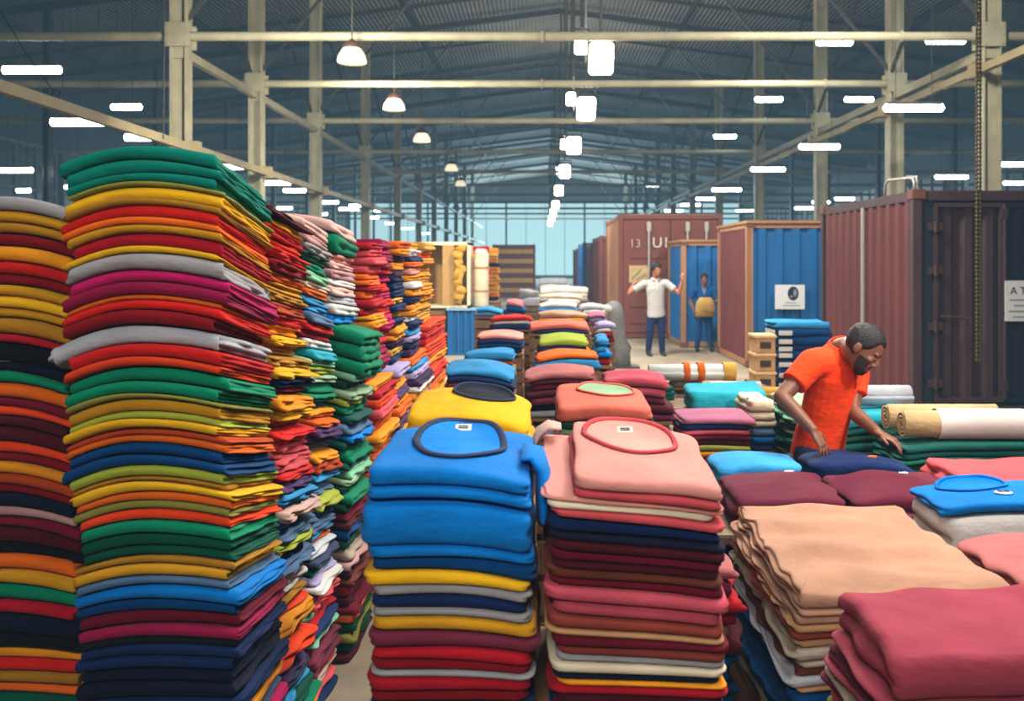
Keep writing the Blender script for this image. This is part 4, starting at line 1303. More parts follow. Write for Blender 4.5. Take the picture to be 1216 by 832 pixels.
def container(x0, x1, y0, y1, h, label, m_side, m_front, m_frame, front='corr', zb=0.0, left=True):
    t = thing('shipping_container', label, 'container', ((x0 + x1) / 2, (y0 + y1) / 2, zb))
    z0, z1 = zb, zb + h
    e = .10
    f = MB()
    for x in (x0, x1 - e):
        for y in (y0, y1 - e): f.box((x, y, z0), (x + e, y + e, z1))
    for z in (z0 + .02, z1 - .12):
        for y in (y0 + .01, y1 - e + .01): f.box((x0 + e, y, z), (x1 - e, y + e - .02, z + .10))
        for x in (x0 + .01, x1 - e + .01): f.box((x, y0 + e, z), (x + e - .02, y1 - e, z + .10))
    f.build('frame', m_frame, t)
    for x in (x0 - .012, x1 - .15):
        for y in (y0 - .012, y1 - .15):
            for z in (z0, z1 - .11): MB().box((x, y, z), (x + .162, y + .162, z + .122), .012).build('corner_casting', m_edge, t)
    MB().box((x0 + .03, y0 + .03, z1 - .03), (x1 - .03, y1 - .03, z1 - .005)).build('roof_panel', m_side, t)
    v, fa = corr((x0 + .015, y1 - e, 0), (x0 + .015, y0 + e, 0), z0 + .1, z1 - .1, (-1, 0, 0))
    MB().add(v, fa).build('side_panel', m_side, t)
    v, fa = corr((x1 - .015, y0 + e, 0), (x1 - .015, y1 - e, 0), z0 + .1, z1 - .1, (1, 0, 0))
    MB().add(v, fa).build('side_panel', m_side, t)
    MB().box((x0 + e, y1 - .05, z0 + .1), (x1 - e, y1 - .02, z1 - .1)).build('rear_panel', m_side, t)
    if front == 'corr':
        v, fa = corr((x0 + e, y0 + .02, 0), (x1 - e, y0 + .02, 0), z0 + .1, z1 - .1, (0, -1, 0), pitch=.30, depth=.045)
        MB().add(v, fa).build('front_panel', m_front, t)
    return t


# the big maroon container on the right, doors toward the camera
x0, y0 = 4.34, 10.3
C1 = container(x0, x0 + 2.46, y0, 13.7, 2.63, 'big dark maroon container with a closed navy door behind the table of rolls', m_maroon, m_dmaroon, m_dmaroon, front='doors')


def door(x0, x1, y, z0, z1, mat, parent, label, hinge_x):
    d = MB()
    v, fa = corr((x0 + .04, y, 0), (x1 - .04, y, 0), z0 + .04, z1 - .04, (0, -1, 0), pitch=(x1 - x0 - .08) / 3, depth=.05)
    d.add(v, fa)
    for a, b in ((x0, x0 + .045), (x1 - .045, x1)): d.box((a, y - .055, z0), (b, y + .01, z1))
    for a, b in ((z0, z0 + .05), (z1 - .05, z1)): d.box((x0, y - .05, a), (x1, y + .01, b))
    o = tag(d.build('door', mat, parent), label)
    for z in (z0 + .22, z0 + (z1 - z0) * .38, z0 + (z1 - z0) * .66, z1 - .28):
        h = MB().box((hinge_x - .09, y - .075, z - .05), (hinge_x + .09, y - .05, z + .05), .01)
        h.tube([(hinge_x, y - .08, z - .07), (hinge_x, y - .08, z + .07)], .022, 8)
        h.build('hinge', m_hinge, o)
    return o


dl = door(x0 + .24, x0 + 1.06, y0 + .05, .16, 2.48, m_dmaroon, C1, 'dark maroon door leaf', x0 + .25)
dr = door(x0 + 1.075, x0 + 2.3, y0 + .05, .16, 2.48, m_dnavy, C1, 'dark navy door leaf', x0 + 2.28)
MB().box((x0 + .1, y0 + .02, .1), (x0 + .235, y0 + .06, 2.5)).build('door_post', m_dnavy, C1)
b = MB().tube([(x0 + 1.05, y0 - .03, .2), (x0 + 1.05, y0 - .03, 2.46)], .02, 8)
for z in (.3, 1.2, 2.3): b.box((x0 + 1.02, y0 - .05, z), (x0 + 1.08, y0 + .0, z + .12))
b.build('locking_bar', m_dmaroon, dl)
hb = MB().tube([(x0 + .30, y0 - .05, 1.16), (x0 + .62, y0 - .06, 1.14)], .016, 8)
hb.build('door_handle', m_hinge, dl)
MB().box((x0 - .004, 11.9, .1), (x0 + .02, 11.98, 2.52)).build('tarpaulin_strip', m_bar, C1)
p = at(1191, 333, 10.27); q = at(1236, 381, 10.27)
sg = thing('notice_board', 'white notice with dark lettering on the navy container door', 'sign', ((p.x + q.x) / 2, 10.235, q.z))
MB().box((p.x, 10.222, q.z), (q.x + .1, 10.238, p.z), .004).build('board', m_sign, sg)
words_mesh('A TE', (p.x + .18, 10.220, p.z - .155), .12, m_ink, sg)
ln = MB()
for k, (a, b) in enumerate(((.05, .36), (.10, .46), (.04, .40), (.09, .44))):
    ln.box((p.x + a, 10.2185, p.z - .23 - k * .065), (p.x + b, 10.222, p.z - .245 - k * .065 + .03))
ln.build('small_print', m_grey_ink, sg)
hd = at(1035, 219, 10.9)
hr = MB().tube([(4.40, 11.3, 2.63), (4.40, 11.28, 2.79), (4.42, 11.22, 2.83), (4.46, 10.6, 2.80), (4.46, 10.56, 2.75), (4.46, 10.55, 2.63)], .018, 8)
hr.tube([(4.62, 11.2, 2.63), (4.62, 11.2, 2.84), (4.60, 11.1, 2.86), (4.55, 10.7, 2.82), (4.55, 10.66, 2.63)], .014, 8)
tag(hr.build('pipe_handle', m_bar, None, True), 'bent grey pipe frame on top of the big maroon container', 'pipe')

# blue-fronted container with the emblem board
C2 = container(3.48, 5.4, 14.9, 17.4, 2.48, 'blue-fronted container with maroon side and a white emblem sign', m_maroon, m_cblue, m_tanedge)
MB().box((3.46, 14.87, 2.44), (5.42, 17.42, 2.485)).build('roof_rim', m_tanedge, C2)
MB().box((3.47, 14.9, .02), (3.56, 14.985, 2.4)).build('edge_strip', m_tanedge, C2)
lk = MB().tube([(4.84, 14.86, .3), (4.84, 14.86, 2.3)], .018, 8)
for z in (.9, 1.5): lk.box((4.80, 14.85, z), (4.88, 14.9, z + .1))
lk.build('locking_bar', rusty('blue_bar_paint', (40, 80, 120), amount=.5), C2)
p = at(920, 338, 14.86); q = at(955, 367, 14.86)
sg = thing('emblem_sign', 'white sign with a round dark emblem on the blue container', 'sign', ((p.x + q.x) / 2, 14.84, q.z))
MB().box((p.x, 14.825, q.z), (q.x, 14.845, p.z), .004).build('board', m_sign, sg)
e = MB()
cx, cz = p.x + .30, p.z - .145
for k in range(28):
    pass
disc = MB().tube([(cx, 14.8255, cz), (cx, 14.822, cz)], [(.092, .118)] * 2, 28, side=Vector((1, 0, 0)))
disc.build('emblem', m_ink, sg)
c2 = MB().tube([(cx + .03, 14.8222, cz + .01), (cx + .03, 14.820, cz + .01)], [(.026, .06)] * 2, 20, side=Vector((1, 0, 0)))
c2.tube([(cx - .03, 14.8222, cz - .05), (cx - .03, 14.820, cz - .05)], [(.03, .016)] * 2, 16, side=Vector((1, 0, 0)))
c2.build('emblem_pale_print', m_grey_ink, sg)  # paler grey print inside the dark emblem
ln = MB()
for k, (a, b) in enumerate(((.17, .36), (.13, .42))): ln.box((p.x + a, 14.822, q.z + .10 - k * .045), (p.x + b, 14.826, q.z + .115 - k * .045))
ln.build('small_print', m_grey_ink, sg)

# tall brown-maroon container with locking rods
C3 = container(1.82, 4.24, 20.6, 24.6, 2.9, 'tall brown-maroon container with white locking rods behind the man in white', m_tanedge, m_maroon2, m_maroon2, front='doors')
for k, (a, b) in enumerate(((1.93, 3.02), (3.04, 4.13))):
    d = MB().box((a, 20.62, .14), (b, 20.66, 2.76))
    for z in (.34, .72, 1.10, 1.48, 1.86):
        d.box((a + .14, 20.585, z), (b - .1, 20.62, z + .16), .02)
    o = d.build('door', m_maroon2, C3)
    for xr in ((2.52,) if k == 0 else (3.42, 3.86)):
        r = MB().tube([(xr, 20.56, .25), (xr, 20.56, 2.72)], .026, 8)
        r.box((xr - .05, 20.53, 2.48), (xr + .05, 20.6, 2.72), .02)
        for z in (.3, 1.3): r.box((xr - .04, 20.54, z), (xr + .04, 20.62, z + .08))
        r.build('locking_rod', m_bar, o)
words_mesh('U1', (2.80, 20.575, 2.12), .34, m_whitepaint, C3)
words_mesh('13', (2.20, 20.575, 2.12), .28, m_tanpaint, C3)
st = MB().box((2.06, 20.575, 1.30), (2.50, 20.584, 1.70))
st.cur = 1
st.bar((2.12, 20.572, 1.40), (2.34, 20.572, 1.62), .04, .01).bar((2.22, 20.571, 1.36), (2.44, 20.571, 1.5), .04, .01)
st.build('paint_patch', [m_tanpaint, plain('green_patch_ink', (70, 110, 84), bump=0)], C3)

# smaller blue container
C4 = container(2.93, 4.3, 18.4, 20.35, 2.24, 'low blue container with tan corner post behind the man in blue', m_cblue, m_cblue, m_tanedge)
MB().box((2.9, 18.37, 2.2), (4.32, 20.4, 2.25)).build('roof_rim', m_tanedge, C4)
# farther ones down the aisle
container(1.80, 4.2, 27.0, 30.6, 2.57, 'maroon container beyond the tall brown one', m_maroon2, m_maroon2, m_maroon2)
container(1.78, 4.2, 31.4, 34.6, 2.45, 'second maroon container beyond the tall brown one', m_maroon, m_maroon, m_maroon)
container(1.72, 4.1, 36.0, 40.5, 2.55, 'far blue container down the aisle', m_cblue, m_cblue, m_cblue)
container(1.72, 4.1, 42.0, 47.0, 2.4, 'faint hazy container at the end of the aisle', m_maroon, m_maroon, m_maroon)

# left side: blue skip, cream cabinet, slatted crate
x0, x1, y0, y1 = -1.78, -.98, 16.9, 17.9
t = thing('blue_skip', 'low blue corrugated skip under the cream cabinet', 'skip', ((x0 + x1) / 2, (y0 + y1) / 2, 0))
v, f = corr((x0, y0, 0), (x1, y0, 0), .04, .86, (0, -1, 0), pitch=.14, depth=.04)
MB().add(v, f).build('front_panel', m_cblue, t)
v, f = corr((x1, y0, 0), (x1, y1, 0), .04, .86, (1, 0, 0), pitch=.14, depth=.04)
MB().add(v, f).build('side_panel', m_cblue, t)
MB().box((x0, y1 - .05, .04), (x1 - .05, y1, .86)).box((x0, y0, .04), (x0 + .05, y1, .86)).box((x0, y0, 0), (x1 - .045, y1, .04)).build('shell', m_cblue, t)
MB().box((x0 - .02, y0 - .03, .86), (x1 + .03, y1 + .02, .90)).build('lid', plain('pale_blue_lid', (130, 170, 196), bump=0), t)
m_cream = plain('cream_board', (222, 208, 180), rough=.6, bump=.05, vary=.06)
m_tanp = plain('tan_inner_board', (176, 138, 84), rough=.7, bump=.05)
x0, x1, y0, y1 = -2.3, -1.36, 16.95, 17.75
t = thing('cream_cabinet', 'open cream cabinet hung with golden cloth on the blue skip', 'cabinet', ((x0 + x1) / 2, (y0 + y1) / 2, .905))
c = MB().box((x0, y0, .905), (x0 + .05, y1, 2.16)).box((x1 - .05, y0, .905), (x1, y1, 2.16)).box((x0, y0, 2.11), (x1, y1, 2.17)).box((x0, y0, .905), (x1, y1, .95))
c.build('carcass', m_cream, t)
MB().box((x0 + .05, y1 - .06, .95), (x1 - .05, y1 - .03, 2.11)).build('rear_board', m_tanp, t)
MB().box((x0 + .42, y0 - .005, .95), (x1 - .30, y0 + .03, 2.11)).build('door_panel', m_tanp, t)
m = MB()
gp, gr = [], []
for k in range(40):
    z = 2.09 - k * .028
    gp.append((x1 - .2 + .02 * math.sin(k * .9), y0 - .05, z)); gr.append((.085 + .03 * math.sin(k * 1.3) + .02 * math.sin(k * .45), .055 + .015 * math.sin(k * 1.1)))
m.tube(gp, gr, 14, side=Vector((1, 0, 0)))
tag(m.build('golden_cloth', fab('gold'), None, True), 'bunched golden cloth hanging on the cream cabinet', 'cloth')
crate(-2.28, -1.84, 17.0, 17.7, .90, 'slatted wooden crate beside the blue skip')
t = thing('cream_bale', 'tall pale cream bale beside the cream cabinet', 'bale', (-1.17, 17.35, .905))
MB().tube([(-1.17, 17.35, .905), (-1.17, 17.35, .95), (-1.17, 17.35, 1.95), (-1.17, 17.35, 2.04)], [(.13, .2), (.15, .22), (.15, .22), (.10, .17)], 16, side=Vector((1, 0, 0))).build('bale_body', fab('cream'), t, True)
bd = MB()
for z in (1.2, 1.65): bd.tube([(-1.17, 17.35, z), (-1.17, 17.35, z + .04)], [(.158, .228)] * 2, 16, side=Vector((1, 0, 0)))
bd.build('strap', fab('tan'), t)
x0, x1, y0, y1 = -2.4, -.27, 44.0, 46.5
t = thing('slatted_container', 'brown container with golden slats far across the aisle', 'container', ((x0 + x1) / 2, 45.2, 0))
MB().box((x0, y0 + .06, 0), (x1, y1, 2.62)).build('container_body', m_maroon2, t)
g = MB()
for k in range(5): g.box((x0 + .05, y0, .25 + k * .48), (x1 - .05, y0 + .06, .47 + k * .48))
g.build('golden_slat', plain('golden_slat_paint', (200, 150, 70), bump=0), t)
g = MB()
for x in (x0, x1 - .1): g.box((x, y0 - .02, 0), (x + .1, y0 + .06, 2.64))
g.build('corner_post', m_edge, t)

# grey padded post in the aisle
b = at(735, 436, 15.0)
t = thing('grey_post', 'thick grey padded post with rounded head standing in the aisle', 'post', (b.x, 15.0, 0))
P_ = lambda px, py: at(px, py, 15.0)
MB().tube([(b.x + .03, 15, .0), (b.x + .03, 15, .3), P_(732, 400), P_(731, 378), P_(729, 366), P_(727, 360), P_(726, 357.5)], [.17, .165, .15, .15, .145, .10, .03], 18).build('post_body', plain('grey_padding', (104, 104, 104), rough=.9, bump=.3, vary=.2), t, True)
MB().ell(P_(724, 367), (.16, .14, .09)).build('rounded_head', plain('pale_grey_padding', (158, 156, 152), rough=.9, bump=.3), t, True)
MB().box((b.x - .2, 14.8, 0), (b.x + .34, 15.2, .035), .01).build('base_plate', m_dsteel, t)
tag(MB().tube([P_(742, 405), P_(745, 413), P_(743, 425)], [.05, .07, .03], 10).build('strap_knob', m_dsteel, t, True), 'dark strap hanging at the side')
# ------------------------------------------------------------------ people
def remesh(mb, name, mat, parent, voxel, smooth_it=4, disp=None):
    """union of overlapping closed shells -> one continuous surface"""
    me = bpy.data.meshes.new('tmp')
    me.from_pydata([tuple(p) for p in mb.v], [], mb.f)
    bm = bmesh.new(); bm.from_mesh(me)
    bmesh.ops.recalc_face_normals(bm, faces=bm.faces[:])
    bm.to_mesh(me); bm.free()
    ob = bpy.data.objects.new('tmp', me)
    COL.objects.link(ob)
    md = ob.modifiers.new('r', 'REMESH'); md.mode = 'VOXEL'; md.voxel_size = voxel; md.adaptivity = 0
    if smooth_it:
        ms_ = ob.modifiers.new('s', 'SMOOTH'); ms_.factor = .5; ms_.iterations = smooth_it
    dg = bpy.context.evaluated_depsgraph_get()
    out = bpy.data.meshes.new_from_object(ob.evaluated_get(dg))
    bpy.data.objects.remove(ob); bpy.data.meshes.remove(me)
    n = len(out.vertices)
    co = np.empty(n * 3); out.vertices.foreach_get('co', co); co = co.reshape(n, 3)
    if disp is not None:
        no = np.empty(n * 3); out.vertices.foreach_get('normal', no); no = no.reshape(n, 3)
        co = co + no * disp(co)[:, None]
    f = [tuple(p.vertices) for p in out.polygons]
    bpy.data.meshes.remove(out)
    return mesh_obj(name, co, f, mat, parent, True)


def wrinkles(seed, amp, fx=22, fz=38):
    rg = random.Random(seed)
    a = [(rg.uniform(-fx, fx), rg.uniform(-fx, fx), rg.uniform(.3, 1) * fz * rg.choice((-1, 1)), rg.uniform(0, 6.28)) for _ in range(6)]

    def f(co):
        r = 0
        for ax, ay, az, ph in a:
            r = r + np.sin(co[:, 0] * ax + co[:, 1] * ay + co[:, 2] * az + ph)
        return amp * (r / 6 + .6 * np.abs(r / 6))
    return f


def basis(fwd, up):
    f = Vector(fwd).normalized()
    u = Vector(up); u = (u - f * u.dot(f)).normalized()
    r = f.cross(u)                      # the person's right
    return f, u, r


HEADROWS = [(-.118, .020, .070, .034), (-.106, .038, .084, .010), (-.085, .050, .090, -.020), (-.058, .058, .092, -.050), (-.03, .065, .091, -.072), (0, .070, .086, -.088),
            (.03, .073, .089, -.096), (.06, .072, .083, -.097), (.085, .063, .066, -.085), (.104, .044, .042, -.060), (.115, .018, .010, -.026)]


def head_shells(mb, c, fwd, up, s=1.0):
    f, u, r = basis(fwd, up)
    c = Vector(c)
    W = lambda x, y, z: c + (r * x + f * y + u * z) * s
    v, fa = [], []
    n = 24
    for z, w, fr, bk in HEADROWS:
        yc, hy = (fr + bk) / 2, (fr - bk) / 2
        for k in range(n):
            a = 2 * math.pi * k / n
            cx, sx = math.cos(a), math.sin(a)
            e = .88
            v.append(W(w * math.copysign(abs(cx) ** e, cx), yc + hy * math.copysign(abs(sx) ** e, sx), z))
    for i in range(len(HEADROWS) - 1):
        for k in range(n):
            k2 = (k + 1) % n
            fa.append((i * n + k, i * n + k2, (i + 1) * n + k2, (i + 1) * n + k))
    fa.append(tuple(range(n))[::-1]); fa.append(tuple((len(HEADROWS) - 1) * n + k for k in range(n)))
    mb.add(v, fa)
    rm = Matrix((r, f, u)).transposed()
    E = lambda x, y, z, rx, ry, rz: mb.ell(W(x, y, z), (rx * s, ry * s, rz * s), rm, 14, 9)
    mb.tube([W(0, .084, .018), W(0, .094, .0), W(0, .108, -.022), W(0, .106, -.036), W(0, .090, -.042)], [(.010 * s, .010 * s), (.011 * s, .012 * s), (.014 * s, .013 * s), (.016 * s, .010 * s), (.010 * s, .006 * s)], 10, side=r)
    for q in (-1, 1):
        E(q * .014, .094, -.036, .009, .010, .008)          # nostril wings
        E(q * .030, .080, .020, .028, .014, .010)           # brow ridge
        E(q * .042, .066, -.022, .022, .020, .018)          # cheek
        E(q * .030, .078, .001, .016, .010, .010)           # closed lids
        E(q * .076, -.012, -.008, .010, .020, .033)         # ear
        E(q * .074, -.004, -.030, .008, .010, .012)         # ear lobe
    E(0, .089, -.062, .024, .010, .007); E(0, .088, -.074, .021, .010, .008)
    E(0, .076, -.100, .022, .018, .016)
    return W, rm


def hand_shells(mb, wrist, d, pn, side, s=1.0, curl=(.35, .4, .45, .5), spread=.10, thumb=.5):
    """wrist point, pointing direction d, palm normal pn, side: direction of the thumb"""
    d = Vector(d).normalized(); pn = Vector(pn); pn = (pn - d * pn.dot(d)).normalized()
    sd = d.cross(pn).normalized()
    if sd.dot(Vector(side)) < 0: sd = -sd
    w = Vector(wrist)
    K = w + d * .085 * s
    mb.tube([w - d * .02 * s, w + d * .01 * s, w + d * .045 * s, K, K + d * .008 * s], [(.027 * s, .020 * s), (.029 * s, .019 * s), (.038 * s, .017 * s), (.040 * s, .014 * s), (.036 * s, .010 * s)], 14, side=sd)
    for i, (o, ln) in enumerate(((.029, .074), (.010, .082), (-.010, .076), (-.028, .060))):
        b = K + sd * o * s - d * .006 * s
        dirv = (d + sd * (o / .03) * spread).normalized()
        c = curl[i]
        pts = [b - d * .02 * s, b]
        ang = 0.0
        for q, fr in enumerate((.45, .30, .25)):
            ang += c * (.7, 1.0, .8)[q]
            v = dirv * math.cos(ang) + pn * math.sin(ang)
            pts.append(pts[-1] + v * ln * fr * s)
        r0_ = (.0092, .0094, .009, .008)[i] * s
        mb.tube(pts, [r0_, r0_, r0_ * .95, r0_ * .88, r0_ * .55], 9)
    tb = w + d * .022 * s + sd * .026 * s
    t1 = (d * .62 + sd * .72 + pn * .30 * thumb).normalized(); t2 = (d * .85 + sd * .35 + pn * .55 * thumb).normalized()
    mb.tube([tb - sd * .012 * s, tb + t1 * .02 * s, tb + t1 * .042 * s, tb + t1 * .042 * s + t2 * .026 * s, tb + t1 * .042 * s + t2 * .036 * s], [.014 * s, .0135 * s, .0112 * s, .0095 * s, .005 * s], 9)


def limb(mb, pts, rads, n=14):
    """smooth limb through the joints"""
    P = [Vector(p) for p in pts]
    out, ro = [], []
    for i in range(len(P) - 1):
        for k in range(4):
            t = k / 4
            out.append(P[i].lerp(P[i + 1], t)); ro.append(rads[i] + (rads[i + 1] - rads[i]) * t)
    out.append(P[-1]); ro.append(rads[-1])
    mb.tube(out, ro, n)
    for p, r in zip(P, rads): mb.ell(p, (r, r, r), None, 12, 8)


def torso(mb, rows, fwd_lo, fwd_hi, n=22):
    """rows: (centre, half width, half depth); the facing turns from fwd_lo to fwd_hi"""
    m = len(rows)
    pts = [Vector(q[0]) for q in rows]
    sides = []
    for i in range(m):
        f = Vector(fwd_lo).lerp(Vector(fwd_hi), i / (m - 1)).normalized()
        t = (pts[min(i + 1, m - 1)] - pts[max(i - 1, 0)]).normalized()
        sides.append(f.cross(t).normalized())
    mb.tube(pts, [(q[1], q[2]) for q in rows], n, side=sides)


def hair_cap(W, s, name, mat, parent, front=.062, back=-.052, thick=.010, seed=1, temple=.0):
    """short hair: a shell over the crown, ending at the hairline"""
    n, mrows = 36, 16
    rg = random.Random(seed)
    ph = [rg.uniform(0, 6.28) for _ in range(4)]
    v, f = [], []

    def skull(az, el):
        """a point on the head's surface by direction"""
        z = .018 + math.sin(el) * .100
        rows = HEADROWS
        zz = max(-.11, min(.1149, z))
        for a, b in zip(rows, rows[1:]):
            if a[0] <= zz <= b[0]:
                t = (zz - a[0]) / (b[0] - a[0])
                w = a[1] + (b[1] - a[1]) * t; fr = a[2] + (b[2] - a[2]) * t; bk = a[3] + (b[3] - a[3]) * t
                break
        return Vector((w * math.cos(az), (fr + bk) / 2 + (fr - bk) / 2 * math.sin(az), z))
    for lay, th in ((0, thick), (1, -.004)):
        for i in range(mrows + 1):
            for k in range(n):
                az = 2 * math.pi * k / n
                fy = math.sin(az)
                line = front if fy > .75 else (front + (temple - front) * min(1, (.75 - fy) / .45) if fy > .3 else temple + (back - temple) * min(1, (.3 - fy) / .7))
                line += .004 * math.sin(az * 7 + ph[0])
                el0 = math.asin(max(-.85, min(.98, (line - .018) / .100)))
                el = el0 + (math.pi / 2 - el0) * i / mrows
                p = skull(az, el)
                fall = min(1, i / 2.0 + .25)
                nn = Vector((math.cos(az) * math.cos(el), math.sin(az) * math.cos(el), max(0, math.sin(el)) + .05)).normalized()
                wv = .0022 * math.sin(az * 11 + el * 9 + ph[1])
                v.append(W(*(p + nn * ((th * fall + (wv if lay == 0 else 0)) + .003))))
    m = (mrows + 1) * n
    for i in range(mrows):
        for k in range(n):
            k2 = (k + 1) % n
            f.append((i * n + k, i * n + k2, (i + 1) * n + k2, (i + 1) * n + k))
            f.append((m + i * n + k, m + (i + 1) * n + k, m + (i + 1) * n + k2, m + i * n + k2))
    for k in range(n):
        k2 = (k + 1) % n
        f.append((k, m + k, m + k2, k2))
    return MB().add(v, f).build(name, mat, parent, True)


def skinmat(key, rgb):
    m, nt, b = new_mat(key)
    tc = N(nt, 'ShaderNodeTexCoord'); n1 = N(nt, 'ShaderNodeTexNoise', Scale=18.0, Detail=4.0)
    nt.links.new(tc.outputs['Object'], n1.inputs['Vector'])
    mx = N(nt, 'ShaderNodeMix', data_type='RGBA'); mx.inputs[6].default_value = lin([c * .84 for c in rgb]); mx.inputs[7].default_value = lin([min(255, c * 1.1) for c in rgb])
    nt.links.new(n1.outputs['Fac'], mx.inputs[0]); nt.links.new(mx.outputs[2], b.inputs['Base Color'])
    b.inputs['Roughness'].default_value = .48
    b.inputs['Subsurface Weight'].default_value = .06; b.inputs['Subsurface Radius'].default_value = (.02, .008, .004)
    return m


m_hair = plain('black_hair', (22, 19, 20), rough=.55, scale=60, vary=.4, bump=.5, bscale=180)
m_beard = plain('dark_beard', (46, 32, 28), rough=.8, scale=80, vary=.3, bump=.5, bscale=200)
m_lip = plain('lip_brown', (112, 62, 56), rough=.5, bump=0)
m_eye = plain('eye_white', (206, 198, 190), rough=.3, bump=0)
m_iris = plain('eye_dark', (24, 16, 14), rough=.2, bump=0)


def face_bits(W, rm, s, parent, open_eyes=True, beard=False):
    for q in (-1, 1):
        m = MB()
        m.cur = 0; m.ell(W(q * .030, .0800, .000), (.0125 * s, .0095 * s, (.0078 if open_eyes else .004) * s), rm, 14, 8)
        m.cur = 1; m.ell(W(q * .030, .0868, -.001 if open_eyes else -.003), (.0058 * s, .0038 * s, (.006 if open_eyes else .003) * s), rm, 12, 8)
        m.build('eye', [m_eye, m_iris], parent, True)
        MB().tube([W(q * .013, .0935, .021), W(q * .030, .094, .027), W(q * .049, .080, .022)], [(.0035 * s, .002 * s), (.0045 * s, .003 * s), (.002 * s, .0015 * s)], 8).build('eyebrow', m_hair, parent, True)
    MB().ell(W(0, .0945, -.064), (.021 * s, .0065 * s, .0045 * s), rm, 12, 6).ell(W(0, .0935, -.0735), (.019 * s, .0065 * s, .0055 * s), rm, 12, 6).build('lips', m_lip, parent, True)
    if beard:
        v, f = [], []
        n, rows = 30, [(-.122, .012, .066, .04), (-.112, .036, .0815, .012), (-.098, .0465, .0915, -.004), (-.085, .0535, .0945, -.018), (-.066, .0590, .0950, -.03), (-.048, .0640, .0925, -.036), (-.028, .0675, .088, -.03)]
        for lay in (0, 1):
            for z, w, fr, bk in rows:
                for k in range(n + 1):
                    a = math.pi * (-.06 + 1.12 * k / n)
                    cut = 1.0
                    zz = z
                    if z > -.08 and abs(math.cos(a)) < .62:
                        zz = -.082 + (z + .08) * .12          # leave the mouth and cheeks free
                    yc, hy = (fr + bk) / 2, (fr - bk) / 2
                    gr = .0025 if lay == 0 else -.006
                    v.append(W((w + gr) * math.cos(a), yc + (hy + gr) * math.sin(a), zz))
        m = n + 1
        L = len(rows) * m
        for i in range(len(rows) - 1):
            for k in range(n):
                f.append((i * m + k, i * m + k + 1, (i + 1) * m + k + 1, (i + 1) * m + k))
                f.append((L + i * m + k, L + (i + 1) * m + k, L + (i + 1) * m + k + 1, L + i * m + k + 1))
        MB().add(v, f).build('beard', m_beard, parent, True)
        MB().tube([W(-.027, .089, -.060), W(-.014, .0955, -.053), W(0, .0975, -.051), W(.014, .0955, -.053), W(.027, .089, -.060)], [(.003 * s, .002 * s), (.005 * s, .003 * s), (.0045 * s, .003 * s), (.005 * s, .003 * s), (.003 * s, .002 * s)], 8).build('moustache', m_beard, parent, True)


